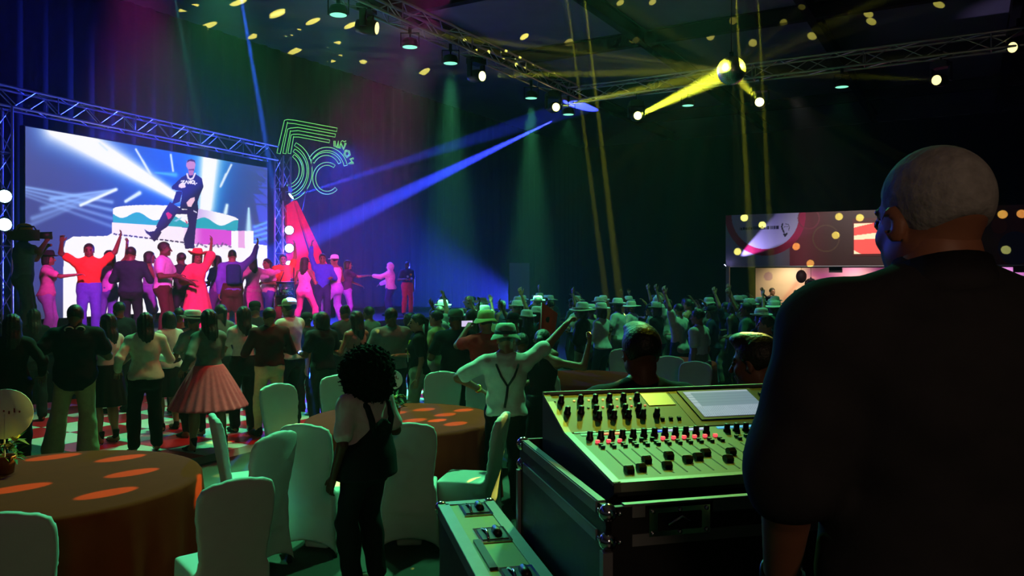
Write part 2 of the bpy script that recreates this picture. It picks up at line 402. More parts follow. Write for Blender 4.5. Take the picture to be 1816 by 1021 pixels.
def hat_mesh(kind):
    b = MB(); o = (0, -.012, .0)
    if kind == 'cap':
        b.lathe([(.093, .04), (.096, .06), (.09, .1), (.07, .128), (.03, .142), (.004, .145)], o, 20, sy=1.12)
        V = []; n = 9
        for zz in (.042, .052):
            for k in range(n):
                a = math.pi * k / (n - 1); V.append((.086 * math.cos(a), .06 + .0 * a, zz)); V.append((.075 * math.cos(a), .09 + .085 * math.sin(a), zz - .012))
        F = []
        for k in range(n - 1):
            F += [(2 * k, 2 * k + 1, 2 * k + 3, 2 * k + 2), (2 * n + 2 * k, 2 * n + 2 * k + 2, 2 * n + 2 * k + 3, 2 * n + 2 * k + 1), (2 * k + 1, 2 * n + 2 * k + 1, 2 * n + 2 * k + 3, 2 * k + 3)]
        b.quads(V, F)
    else:
        br, ht, curl = {'fedora': (.155, .115, .018), 'sun': (.2, .1, -.02), 'cowboy': (.175, .13, .05), 'bucket': (.14, .1, -.035)}[kind]
        V = []; n = 28; prof = [(.098, .05), (.1, .056), (.094, .05 + ht * .6), (.08, .05 + ht * .92), (.06, .05 + ht), (.004, .05 + ht * (.86 if kind in ('fedora', 'cowboy') else 1.02))]
        b.lathe(prof, o, n, sy=1.15)
        P = [(.09, .052), (.12, .046), (br * .9, .046 + curl * .3), (br, .046 + curl * .5), (br, .054 + curl * .5), (br * .9, .054 + curl * .3), (.12, .054), (.09, .06)]
        for (r, z) in P:
            for k in range(n):
                a = 2 * math.pi * k / n; up = curl * abs(math.cos(a)) ** 2 * max(0, (r - .1) / (br - .1))
                V.append((r * math.cos(a), -.012 + r * math.sin(a) * 1.12, z + up))
        m = len(P); F = [(i * n + k, i * n + (k + 1) % n, ((i + 1) % m) * n + (k + 1) % n, ((i + 1) % m) * n + k) for i in range(m) for k in range(n)]
        b.quads(V, F, True)
    return b.mesh('hat')
_HAT = {}
def hat(kind):
    if kind not in _HAT: _HAT[kind] = hat_mesh(kind)
    return _HAT[kind]
_bb = MB(); _bb.lathe([(.103, .056), (.105, .058), (.1015, .085), (.098, .087)], (0, -.012, 0), 24, sy=1.14); BAND = _bb.mesh('hat_band')
TORSO = {'m': [(-.10, .10, .075), (-.04, .155, .105), (.04, .165, .112), (.12, .155, .108), (.2, .145, .105), (.33, .17, .122), (.42, .178, .115), (.475, .15, .092), (.515, .085, .066), (.55, .05, .05)],
         'f': [(-.10, .10, .08), (-.04, .165, .115), (.04, .17, .118), (.12, .145, .102), (.2, .118, .09), (.33, .145, .112), (.42, .15, .098), (.475, .128, .082), (.515, .07, .058), (.55, .045, .045)]}
def ik(a, t, l1, l2, pole):
    d = t - a; L = min(max(d.length, abs(l1 - l2) + .01), (l1 + l2) * .995); n = d.normalized(); t = a + n * L
    x = (l1 * l1 - l2 * l2 + L * L) / (2 * L); y = math.sqrt(max(l1 * l1 - x * x, 0))
    p = Vector(pole); p = p - n * p.dot(n); p = p.normalized() if p.length > 1e-4 else n.orthogonal().normalized()
    return a + n * x + p * y, t
ARM = {'down': (.05, .02, -.52), 'bent': (.03, .26, -.24), 'fwd': (.0, .5, -.08), 'up': (.08, .12, .5), 'upout': (.28, .08, .42), 'out': (.5, .08, .0), 'hip': (.13, .06, -.36), 'chest': (-.12, .24, -.16), 'back': (.06, -.14, -.46), 'fwdlow': (.02, .36, -.34), 'wave': (.2, .2, .36), 'phone': (-.1, .34, .12), 'cross': (-.2, .2, -.2)}
def human(label, loc, face, H=1.7, sex='m', arms=('down', 'down'), lean=(0, 0), feet=None, hips=(0, 0), head=(0, 0), top=None, bottom=None, shoes=(20, 20, 22), hr=('short', None),
          ht=None, sk=1, h=.018, hands=('relax', 'relax'), cuff=.62, drop=0., group=None, wide=1., name='person', twist=0., heel=False, fine=False, extra=None, sleeve_off=.016, headscale=1., lift=None, shirt_len=None, nofeet=False, neck_r=1., head_dz=0.):
    """label, place, heading (radians, 0 looks along +y).  top/bottom = (kind, rgb)"""
    s = H / 1.72; root = thing(name, label, 'person', loc, face, group)
    pel = Vector((hips[0], hips[1], (.93 - drop) * s)); Ms = rotM(0, -lean[0], lean[1]); Mt = Ms @ rotM(twist)
    S = lambda x, z, y=0.: pel + (Mt @ Vector((x * s, y * s, z * s)))
    tw = TORSO[sex]; sw = (.175 if sex == 'm' else .152) * wide
    neck = S(0, .52); hc = pel + Ms @ Vector((0, 0, (.665 + head_dz) * s)) + rotM(head[0]) @ Vector((0, .022 * s, 0))
    Mh = Ms.lerp(Matrix.Identity(3), .6) @ rotM(head[0], head[1])
    L1, L2, U1, U2 = .42 * s, .42 * s, .285 * s, .25 * s
    feet = feet or ((-.11, .02), (.11, -.02)); J = {}
    for i, sg in enumerate((-1, 1)):
        hip = pel + Vector((sg * .088 * s, 0, -.02 * s)); fz = .085 * s + (lift[i] if lift else 0)
        ank = Vector((feet[i][0] * s, feet[i][1] * s, fz)); kn, ank = ik(hip, ank, L1, L2, (sg * .15, 1, 0))
        J['leg', i] = (hip, kn, ank)
        sh = S(sg * sw, .452); a = arms[i]; a = ARM[a] if isinstance(a, str) else a
        pole = a[3] if len(a) > 3 else (sg * .5, -.6, -.6)
        tg = sh + (Matrix.Rotation(twist, 3, 'Z') @ Vector((sg * a[0], a[1], a[2]))) * s; el, wr = ik(sh, tg, U1, U2, (pole[0], pole[1], pole[2])); J['arm', i] = (sh, el, wr)
    def torso(off, z0=-.10, z1=.55, prof=None):
        tz = np.array([q[0] for q in tw]) * s; ws = np.array([q[1] for q in tw]) * s * wide + off; ds = np.array([q[2] for q in tw]) * s * (wide * .7 + .3) + off
        Mi = np.array(Mt.inverted())
        def fn(X, Y, Z_):
            x, y, z = X - pel.x, Y - pel.y, Z_ - pel.z
            lx, ly, lz = (Mi[i, 0] * x + Mi[i, 1] * y + Mi[i, 2] * z for i in range(3))
            w_ = np.interp(lz, tz, ws); d_ = np.interp(lz, tz, ds); q = np.sqrt((lx / w_) ** 2 + (ly / d_) ** 2)
            return np.maximum((q - 1) * np.minimum(w_, d_), np.maximum(lz - z1 * s, z0 * s - lz))
        return fn
    pts = [v for k in J for v in J[k]] + [hc, pel]
    lo = Vector([min(p[i] for p in pts) - .3 for i in range(3)]); hi = Vector([max(p[i] for p in pts) + .3 for i in range(3)])
    tlo = Vector((min(pel.x, neck.x) - .34, min(pel.y, neck.y) - .3, pel.z - .2)); thi = Vector((max(pel.x, neck.x) + .34, max(pel.y, neck.y) + .3, neck.z + .12))
    def arm(f, i, off, frac=2.0, flare=0.):
        sh, el, wr = J['arm', i]; a, b, c = .052 * s, .043 * s, .030 * s
        if sex == 'f': a, b, c = a * .85, b * .85, c * .9
        f.ell(sh - Vector((0, 0, .008)), (a * 1.1 + off,) * 3, k=.045); tr = neck + (sh - neck) * .25 + Vector((0, -.012, .012)); f.cone(tr, sh.lerp(tr, .12), .04 * s + off * .6, .045 * s + off * .7, k=.05)
        if frac <= 1: f.cone(sh, sh.lerp(el, frac), a + off, a + (b - a) * frac + off + flare, k=.03)
        else:
            f.cone(sh, el, a + off, b + off, k=.03); e = el.lerp(wr, frac - 1); f.cone(el, e, b * 1.02 + off, b + (c - b) * (frac - 1) + off + flare, k=.02)
    def leg(f, i, off, frac=2.0, flare=0.):
        hp, kn, an = J['leg', i]; a, b, c = .088 * s, .056 * s, .038 * s
        if frac <= 1: f.cone(hp, hp.lerp(kn, frac), a + off, a + (b - a) * frac + off + flare, k=.04)
        else:
            f.cone(hp, kn, a + off, b + off, k=.04); e = kn.lerp(an, frac - 1)
            mid = kn.lerp(an, .3) + Vector((0, -.018, 0)); f.cone(kn, e, b + off * .9, c + (b - c) * (2 - frac) + off + flare, k=.03)
            if frac > 1.4: f.ell(mid, (b * .98 + off, b + off, .13 * s), k=.05)
    # ---- body
    f = Field(lo, hi, h); f.put(torso(0), tlo, thi, pad=0); f.cone(neck - Vector((0, .005, .03)), hc + Mh @ Vector((0, -.02, -.06)) * s, .056 * s * neck_r, .05 * s * neck_r, k=.03)
    for i in (0, 1):
        arm(f, i, 0); leg(f, i, 0)
        an = J['leg', i][2]; f.ell(an + Vector((0, .05 * s, -.045 * s)), (.04 * s, .115 * s, .036 * s), k=.03)
        f.ell(pel + Vector(((-1, 1)[i] * .07 * s, -.06 * s, -.03 * s)), (.085 * s, .075 * s, .09 * s), k=.05)
    V, F = f.nets(1); mi = [np.zeros(len(F), np.int32)]; VV = [V]; FF = [F]; n = len(V)
    hv, hf, hm = HEADF if fine else HEAD
    hs = s * headscale; VV.append(hv * hs @ np.array(Mh).T + np.array(hc)); FF.append(hf + n); mi.append(hm); n += len(hv)
    for i in (0, 1):
        v, fq = HANDS[hands[i]]; v = v * s * (.95 if sex == 'm' else .88)
        sh, el, wr = J['arm', i]; y = (wr - el).normalized(); up = Vector((0, 0, 1)) if abs(y.z) < .8 else Vector(((-1, 1)[i], 0, 0))
        zv = (up - y * up.dot(y)).normalized(); x = y.cross(zv)
        if i == 1: v = v * np.array([-1, 1, 1]); fq = fq[:, ::-1]
        Mx = np.array(Matrix((x, y, zv)).transposed()); VV.append(v @ Mx.T + np.array(wr + y * .012)); FF.append(fq + n); mi.append(np.zeros(len(fq), np.int32)); n += len(v)
    me = bpy.data.meshes.new('body'); setmesh(me, np.concatenate(VV), np.concatenate(FF), True); mi = np.concatenate(mi)
    for x in (skin(sk), EYE, LIP): me.materials.append(x)
    if len(me.polygons) == len(mi): me.polygons.foreach_set('material_index', mi)
    bo = obj('body', me, None, root)
    def folds(f, amp):
        if amp: f.F += (amp * np.sin(f.ax[0] * 37 + 1.3)[:, None, None] * np.sin(f.ax[2] * 46 + 2)[None, None, :] + amp * .8 * np.sin(f.ax[1] * 52)[None, :, None] * np.sin(f.ax[2] * 31 + .4)[None, None, :] * np.sin(f.ax[0] * 17)[:, None, None]).astype(np.float32)
    # ---- clothes
    if bottom:
        kind, c = bottom
        if kind in ('pants', 'shorts', 'tight', 'wide'):
            of = {'pants': .017, 'shorts': .024, 'tight': .010, 'wide': .026}[kind]; fr = {'shorts': .85}.get(kind, 1.93)
            fl = {'wide': .05, 'pants': .014, 'shorts': .02}.get(kind, 0.)
            f = Field(Vector((lo.x, lo.y, 0)), Vector((hi.x, hi.y, pel.z + .25)), h); f.put(torso(of, -.12, .13), tlo, thi, pad=0)
            for i in (0, 1):
                leg(f, i, of, fr, fl); f.ell(pel + Vector(((-1, 1)[i] * .07 * s, -.06 * s, -.03 * s)), (.085 * s + of, .075 * s + of, .09 * s + of), k=.05)
            folds(f, .003 if kind != 'tight' else 0); obj('trousers' if kind != 'shorts' else 'shorts', f.mesh('trousers'), cloth(c), root)
        else:
            ln, r1, pl, npl = {'skirt': (.42, .25, .006, 14), 'tutu': (.40, .46, .014, 26), 'long': (.78, .34, .015, 12), 'pencil': (.5, .2, .0, 1)}[kind]; ln *= s; r1 *= s
            f = Field((pel.x - .6, pel.y - .6, pel.z - ln - .05), (pel.x + .6, pel.y + .6, pel.z + .25 * s), h * .8); top_z = pel.z + .12 * s
            def fn(X, Y, Z_):
                t = np.clip((top_z - Z_) / (ln + .12 * s), 0, 1); w_ = (.17 if sex == 'f' else .18) * s * wide + (r1 - .17 * s) * t ** .85
                th = np.arctan2(Y - pel.y, X - pel.x); r = np.sqrt(((X - pel.x) / 1.0) ** 2 + ((Y - pel.y) * (1.25 - .25 * t)) ** 2)
                return np.maximum(np.maximum((r - w_ - pl * t * np.sin(th * npl)) * .9, Z_ - top_z), pel.z - ln - Z_)
            f.put(fn, (pel.x - .58, pel.y - .58, pel.z - ln), (pel.x + .58, pel.y + .58, top_z), pad=.04)
            sub_top = pel.z - .12 * s
            obj('skirt', f.mesh('skirt'), cloth(c), root)
    if top:
        kind, c = top; of = {'tee': .018, 'tank': .012, 'long': .018, 'shirt': sleeve_off, 'dress': .014, 'hoodie': .035, 'crop': .015, 'vest': .022, 'poncho': .02}[kind]
        z0 = {'crop': .10, 'dress': -.1, 'shirt': -.1, 'hoodie': -.06}.get(kind, -.02)
        if shirt_len is not None: z0 = shirt_len
        f = Field(Vector((lo.x, lo.y, pel.z - .6 * s)), hi, h); f.put(torso(of, z0, .522 if kind not in ('tank', 'vest') else .50), tlo, thi, pad=0)
        fr = {'tee': cuff, 'shirt': cuff, 'long': 1.92, 'hoodie': 1.95, 'crop': cuff, 'dress': .3, 'poncho': .9}.get(kind, 0)
        for i in (0, 1):
            if fr: arm(f, i, of * .9, fr, .012 if kind in ('tee', 'shirt') else (.05 if kind in ('poncho',) else 0))
            if sex == 'f': f.ell(S((-1, 1)[i] * .062, .325, .085), (.055 * s + of * .5,) * 3, k=.04)
        if z0 < .05:
            for i in (0, 1): f.ell(pel + Vector(((-1, 1)[i] * .07 * s, -.06 * s, -.03 * s)), (.085 * s + of + .012, .075 * s + of + .012, .09 * s + of), k=.05)
            f.put(lambda X, Y, Z_: (pel.z + z0 * s) - Z_ + 0 * X * Y, (pel.x - .19 * s * wide, pel.y - .3, pel.z - .35), (pel.x + .19 * s * wide, pel.y + .3, pel.z + .05), op='and', pad=0)
        if kind == 'hoodie': f.ell(hc + Mh @ Vector((0, -.02, .01)), (.125 * s, .13 * s, .145 * s), k=.04); f.ell(hc + Mh @ Vector((0, .13, -.01)), (.07, .1, .1), op='sub')
        if kind == 'shirt': f.cone(neck - Vector((0, 0, .03)), neck + (hc - neck) * .32, .08 * s, .066 * s, k=.015)
        folds(f, .0035); obj({'tee': 't_shirt', 'tank': 'tank_top', 'long': 'sweater', 'shirt': 'shirt', 'dress': 'dress', 'hoodie': 'hoodie', 'crop': 'crop_top', 'vest': 'vest', 'poncho': 'poncho'}[kind], f.mesh('top'), cloth(c), root)
    Hm = Matrix.Translation(hc) @ (Mh.to_4x4()) @ Matrix.Scale(hs, 4)
    if hr and hr[0] and kindok(top): obj('hair', hair(hr[0]), hr[1] or HAIRD, root, mw=Hm)
    if ht:
        o = obj('hat', hat(ht[0]), cloth(ht[1]), root, mw=Hm)
        if len(ht) > 2: obj('hat_band', BAND, cloth(ht[2]), o)
    if shoes:
        for i in (0, 1):
            an = J['leg', i][2]; yaw = -(-1, 1)[i] * .2
            obj('shoe', HEEL if heel else SHOE, cloth(shoes), root, mw=Matrix.Translation((an.x, an.y + .035 * s, max(0., an.z - .085 * s))) @ Matrix.Rotation(yaw, 4, 'Z') @ Matrix.Scale(s * (1.05 if sex == 'm' else .92), 4))
    root['_'] = 0; del root['_']
    info = dict(J=J, pel=pel, neck=neck, hc=hc, Mh=Mh, Hm=Hm, S=S, s=s, root=root)
    return root, info
def kindok(top): return not (top and top[0] == 'hoodie')
# ================================================================== THE SETTING
WP = Vector((-9.85, 19.9, 0))                     # a point of the stage wall, which runs along A
CEIL = 9.0
CORNER = WP + A * 27.2                            # stage wall meets far wall
FLOORM = mat('floor_carpet', lin((62, 66, 60)), .8, noise=.35, nscale=6, bump=.2)
def quad_slab(name, corners, thick, m):
    b = MB(); P = [Vector(c) for c in corners]; b.hexa([p + thick for p in P] + P if thick.z <= 0 else P + [p + thick for p in P]); return b.build(name, m)
c0 = WP - A * 30; c1 = CORNER; c2 = CORNER + B * 34; c3 = WP - A * 30 + B * 34
struct(quad_slab('floor', [c0, c3, c2, c1], Vector((0, 0, -.1)), FLOORM))
CEILM = mat('ceiling_fabric', lin((165, 160, 170)), .85, noise=.15, nscale=1.5)
ceil = struct(quad_slab('ceiling', [c + Z * CEIL for c in (c0, c3, c2, c1)], Vector((0, 0, .1)), CEILM))
DRAPE = mat('black_drape', lin((9, 9, 11)), .95, noise=.3, nscale=3)
def drape(name, p, q, h, amp=.07, wl=.55):
    p = Vector(p); q = Vector(q); d = (q - p); L = d.length; d.normalize(); n = Vector((d.y, -d.x, 0)); k = int(L / wl * 6); V = []; F = []
    for i in range(k + 1):
        t = L * i / k; o = p + d * t + n * (amp * math.sin(t / wl * 2 * math.pi) + amp * .4 * math.sin(t * 3.1))
        V += [o, o + Z * h]
    F = [(2 * i, 2 * i + 2, 2 * i + 3, 2 * i + 1) for i in range(k)]
    return struct(MB().quads(V, F, True).build(name, DRAPE))
drape('wall_left', WP - A * 12, CORNER, CEIL); drape('wall_back', CORNER, CORNER + B * 34, CEIL, .07, 1.1)
drape('wall_right', c3, c2, CEIL, .07, 2.)
# roof steel under the ceiling
BEAM = mat('roof_steel', lin((52, 50, 46)), .6, .3, noise=.2)
def ibeam(p, q, parent):
    d = (q - p).normalized(); n = Vector((d.y, -d.x, 0)); b = MB()
    for (w_, z0, z1) in ((.11, 0, .03), (.02, .03, .37), (.11, .37, .4)):
        b.hexa([p - n * w_ - Z * z1, q - n * w_ - Z * z1, q + n * w_ - Z * z1, p + n * w_ - Z * z1, p - n * w_ - Z * z0, q - n * w_ - Z * z0, q + n * w_ - Z * z0, p + n * w_ - Z * z0])
    return b.build('roof_beam', BEAM, parent)
rb = WP + Z * (CEIL - .02)
for k in range(5): ibeam(rb + A * (-2 + 5.5 * k) + B * 6, rb + A * (-2 + 5.5 * k) + B * 30, ceil)
for k in range(4): ibeam(rb + B * (6 + 4.5 * k) - A * 8 - Z * .02, rb + B * (6 + 4.5 * k) + A * 25 - Z * .02, ceil)
# ---- stage platform
SH = 0.9
SE = Vector((-3.4, 20.0, 0))                       # a point of the stage's front edge
STM = mat('stage_deck', lin((26, 26, 32)), .45, noise=.3, nscale=5)
s0 = SE - A * 13; s1 = SE + A * 7.5
stage = struct(bpy.data.objects.new('floor_stage', None)); COL.objects.link(stage)
tag(stage, 'low black stage deck along the left side of the hall', 'stage')
nb = 14
for i in range(nb):                                # deck modules
    a0 = s0.lerp(s1, i / nb); a1 = s0.lerp(s1, (i + 1) / nb) - A * .015
    for j in range(3):
        b = MB(); p = [a0 - B * (1.95 * j), a1 - B * (1.95 * j), a1 - B * (1.95 * (j + 1) - .015), a0 - B * (1.95 * (j + 1) - .015)]
        b.hexa([q + Z * (SH - .12) for q in p][::-1] + [q + Z * SH for q in p][::-1]); b.build('deck_panel', STM, stage)
b = MB(); b.hexa([q + Z * zz for zz in (0, SH - .12) for q in (s0 - B * .06, s1 - B * .06, s1 - B * .1, s0 - B * .1)]); b.build('skirt_front', DRAPE, stage)
b = MB(); b.hexa([q + Z * zz for zz in (0, SH - .12) for q in (s1 - B * .06, s1 - B * 5.8, s1 - B * 5.8 - A * .04, s1 - B * .06 - A * .04)]); b.build('skirt_side', DRAPE, stage)
# ---- dance floor of red and white panels
DP = Vector((-3.77, 8.3, 0)); PS = .65
dance = struct(bpy.data.objects.new('floor_dance', None)); COL.objects.link(dance)
tag(dance, 'raised dance floor of red and white panels in front of the stage', 'dance floor')
REDP = mat('dance_red', lin((226, 24, 40)), .3, noise=.08, nscale=4, spec=.5); WHIP = mat('dance_white', lin((225, 228, 225)), .3, noise=.08, nscale=4)
b = MB(); q = [DP, DP + A * 9.1, DP + A * 9.1 - B * 5.2, DP - B * 5.2]; b.hexa([p + Z * .0 for p in q] + [p + Z * .03 for p in q]); b.build('sub_floor', DARKM, dance)
tb = MB(); tb.hexa([Vector((x * (PS - .012), y * (PS - .012), z)) for z in (0, .028) for (x, y) in ((0, 0), (1, 0), (1, 1), (0, 1))]); TILE = tb.mesh('panel'); TILE2 = TILE.copy()
ang = math.atan2(A.y, A.x)
for i in range(14):
    for j in range(8):
        red = (i + j) % 2 == 0
        obj('panel', TILE if red else TILE2, REDP if red else WHIP, dance, loc=DP + A * (PS * i + .006) - B * (PS * j + .006) + Z * .03, rot=(0, 0, ang))
edge = mat('edge_ramp', lin((120, 122, 122)), .4, .4)
for (p, d, L, n) in ((DP, A, 9.1, B), (DP, -B, 5.2, -A)):
    b = MB(); r0 = p + Z * .058; b.quads([p + n * .09, p + d * L + n * .09, p + d * L + Z * .058, p + Z * .058, p, p + d * L], [(0, 1, 2, 3), (0, 3, 4), (1, 5, 2)]); b.build('edge_ramp', edge, dance)
DZ = .058
# ---- riser of the mixing position
ris = struct(bpy.data.objects.new('floor_riser', None)); COL.objects.link(ris); tag(ris, 'low black riser under the mixing desk', 'riser')
YAW = R(14); EX = Vector((math.cos(YAW), math.sin(YAW), 0)); EY = Vector((-math.sin(YAW), math.cos(YAW), 0)); RZ = .5
C0 = Vector((.27, 2.1, 1.54))                       # front left corner of the mixing desk
r0 = Vector((C0.x, C0.y, 0)) - EX * .62 - EY * 3.4
for i in range(2):
    for j in range(2):
        p = r0 + EX * (i * 1.5) + EY * (j * 2.16); q = [p, p + EX * 1.49, p + EX * 1.49 + EY * 2.15, p + EY * 2.15]
        b = MB(); b.hexa([x + Z * (RZ - .1) for x in q] + [x + Z * RZ for x in q]); b.build('deck_panel', STM, ris)
b = MB(); q = [r0 + EX * .03 + EY * .03, r0 + EX * 2.96 + EY * .03, r0 + EX * 2.96 + EY * 4.28, r0 + EX * .03 + EY * 4.28]; b.hexa([x for x in q] + [x + Z * (RZ - .1) for x in q]); b.build('skirt', DRAPE, ris)
# ---- haze in the hall: thicker on the stage side, thin under the right truss
def haze(name, label, b0, b1, dens):
    b = MB(); q = [c0 + A * 21 + B * b0, c0 + A * 21 + B * b1, c1 - A * .15 + B * b1, c1 - A * .15 + B * b0]; b.hexa([x + Z * .02 for x in q] + [x + Z * (CEIL - .05) for x in q])
    hz = bpy.data.materials.new(name); hz.use_nodes = True; nt = hz.node_tree; nt.nodes.clear()
    ho = nt.nodes.new('ShaderNodeOutputMaterial'); hv = nt.nodes.new('ShaderNodeVolumeScatter')
    hv.inputs['Density'].default_value = dens; hv.inputs['Anisotropy'].default_value = .1; hv.inputs['Color'].default_value = (.95, .95, .95, 1)
    nt.links.new(hv.outputs[0], ho.inputs['Volume']); tag(b.build(name, hz), label, 'haze', kind='stuff')
haze('stage_haze', 'theatrical haze hanging in front of the stage', .15, 11.15, .0046)
haze('hall_haze', 'thinner haze hanging under the right truss', 11.17, 21., .0017)
# ================================================================== TRUSSES AND LIGHTS
def truss(label, p, q, sz=.29, tri=False, pitch=.5, sidev=None, m=None, name='lighting_truss', group=None, rc=.024, rb_=.0105):
    """box truss from p to q: four chords, diagonal braces on every side"""
    m = m or ALU; p = Vector(p); q = Vector(q); d = (q - p); L = d.length; d.normalize()
    u = sidev.normalized() if sidev else d.cross(Z).normalized(); v = u.cross(d).normalized()
    t = thing(name, label, 'truss', p, 0, group); o = [(u * a + v * b_) * sz / 2 for a, b_ in ((-1, -1), (1, -1), (1, 1), (-1, 1))]
    for k in range(4): strut('chord', o[k], o[k] + d * L, rc, m, t, UCYL12)
    n = max(2, round(L / pitch))
    for k in range(4):
        a, c = o[k], o[(k + 1) % 4]
        for i in range(n):
            s, e = (a, c) if i % 2 == 0 else (c, a); strut('brace', s + d * (L * i / n), e + d * (L * (i + 1) / n), rb_, m, t)
    for i in range(0, n + 1, 4):
        for k in range(4): strut('cross_bar', o[k] + d * (L * i / n), o[(k + 1) % 4] + d * (L * i / n), rb_, m, t)
    return t
LT = lambda t: TC - A * t                           # along the left truss, towards us
RT = lambda t: TC + B * t                           # along the right truss
truss('long aluminium lighting truss running over the dance floor at upper left', LT(10.5), LT(.15), sidev=B)
truss('aluminium lighting truss running behind the mirror ball to upper right', RT(-.15), RT(8.6), sidev=A)
TR = RT(8.75)
truss('short aluminium truss hanging vertically at the top right corner', TR + Z * -.3, TR + Z * 2.3, .29, sidev=A, pitch=.42)
truss('aluminium truss leading out of frame at the top right corner', TR + Z * .0 - A * .15, TR - A * 4.5, .29, sidev=B)
def clamp(t, dz, w=.05):
    b = MB(); b.box((0, 0, dz - .02), (w, .045, .13)); b.tube([(0, 0, dz - .08), (0, 0, dz - .2)], .012, 8); return b.build('clamp', DARKM, t)
def moving_head(label, pos, tgt, drop, lensglow, lens_s=25, power=0, size=3., color=YEL):
    """pos = lens centre; the head hangs below its base which is clamped to the truss"""
    pos = Vector(pos); tgt = Vector(tgt); ax = (tgt - pos).normalized(); cen = pos - ax * .16
    t = thing('moving_head_light', label, 'stage light', cen, 0, 'moving head lights on the truss')
    yaw = math.atan2(ax.y, ax.x) - math.pi / 2; My = Matrix.Rotation(yaw, 3, 'Z')
    b = MB(); b.box((0, 0, .27), (.3, .22, .1), My); b.box((0, 0, .335), (.2, .16, .04), My); b.build('base', BLACK, t)
    clamp(t, drop)
    for s in (-1, 1):
        b = MB(); b.box(My @ Vector((s * .165, 0, .1)), (.035, .1, .26), My); b.build('yoke_arm', BLACK, t)
    M = ax.to_track_quat('Z', 'Y').to_matrix(); b = MB(); b.lathe([(.05, -.17), (.095, -.15), (.115, -.05), (.12, .06), (.108, .15), (.1, .16)], (0, 0, 0), 20, M); hd = b.build('lamp_head', BLACK, t)
    b = MB(); b.lathe([(.0, .158), (.06, .166), (.088, .165)][::-1], (0, 0, 0), 20, M); b.build('lens', lensglow, t)
    if power: spot(pos + ax * .03, tgt, color, power, size, .25, .04, 'moving_head_beam')
    return t
LENSY = glow('lens_yellow', (1., .93, .3), 4); LENSY2 = glow('lens_yellow_soft', (1., .88, .32), 1.8)
def par(label, pos, tilt, drop, power=170):
    """pos = centre of the lens; a flat LED wash lamp looking down"""
    pos = Vector(pos); t = thing('wash_light', label, 'stage light', pos, 0, 'green wash lights on the truss')
    d = (Vector((tilt[0], tilt[1], -1))).normalized(); M = (-d).to_track_quat('Z', 'Y').to_matrix()
    b = MB(); b.lathe([(.125, -.012), (.13, .0), (.13, .06), (.11, .11), (.06, .13), (.01, .135)], (0, 0, 0), 22, M); b.build('housing', BLACK, t)
    b = MB(); b.lathe([(.118, -.014), (.08, -.015), (.005, -.016)], (0, 0, 0), 22, M); b.build('lens', PARL, t)
    for s in (-1, 1):
        b = MB(); b.box((s * .145, 0, .1), (.012, .04, .22)); b.build('yoke_arm', DARKM, t)
    b = MB(); b.box((0, 0, .21), (.3, .04, .012)); b.build('yoke_bar', DARKM, t); clamp(t, drop)
    spot(pos + d * .04, pos + d * 5, GREEN, power, 22 if power > 400 else 75, .7, .1, 'wash_light_lamp')
    return t
PARL = glow('lens_green', (.25, 1., .62), 1.25)
def on_left(px):                                    # depth of the left truss at that column
    u = (px - CX) / FPX; t = (u * TC.y - TC.x) / (u * A.y - A.x); return (TC - A * t).y
def on_right(px):
    u = (px - CX) / FPX; t = (u * TC.y - TC.x) / (B.x - u * B.y); return (TC + B * t).y
pn = ['second', 'third', 'fourth']
PG = [(600, 25, 'L', 'green LED wash lamp nearest us on the long left truss'), (727, 82, 'L', 'green LED wash lamp on left truss, second from the top'), (799, 111, 'L', 'green LED wash lamp mid left truss with a broad green shaft'),
      (942, 173, 'L', 'green LED wash lamp near the far end of left truss'), (1008, 202, 'L', 'green LED wash lamp hanging at the truss corner'), (1220, 186, 'R', 'green LED wash lamp left of the mirror ball'), (1493, 153, 'R', 'green LED wash lamp midway along right truss')]
for (px, py, sd, lb) in PG:
    d = on_left(px) if sd == 'L' else on_right(px); p = at(px, py, d)
    par(lb, p, (0., .02), max(.1, 6.04 - p.z - .02), {799: 8000, 942: 8000, 1008: 260, 1220: 140, 1493: 160}.get(px, 330))
MHL = [(668, 50, 'L', 'yellow moving head lamp close below the long left truss', LENSY2, 200000), (855, 135, 'L', 'yellow moving head on left truss beaming right to the mirror ball', LENSY, 600000),
       (986, 190, 'L', 'yellow moving head below the truss corner', LENSY, 1000000), (1131, 205, 'R', 'yellow moving head throwing the thick beam up to the mirror ball', LENSY, 5000000),
       (1347, 181, 'R', 'glaring yellow moving head just right of the mirror ball', LENSY, 900000), (1661, 142, 'R', 'yellow moving head hanging at the right of the right truss', LENSY2, 50000), (1796, 84, 'R', 'moving head lamp at the very top right corner', LENSY2, 20000)]
for (px, py, sd, lb, gl, pw) in MHL:
    d = (on_left(px) if sd == 'L' else on_right(px)); d = min(d, 17.8) - .1; p = at(px, py, d)
    tg = BALL
    moving_head(lb, p, tg, max(.45, 6.04 - p.z + .05), gl, power=pw, size=2.3 if px == 1131 else 1.6)
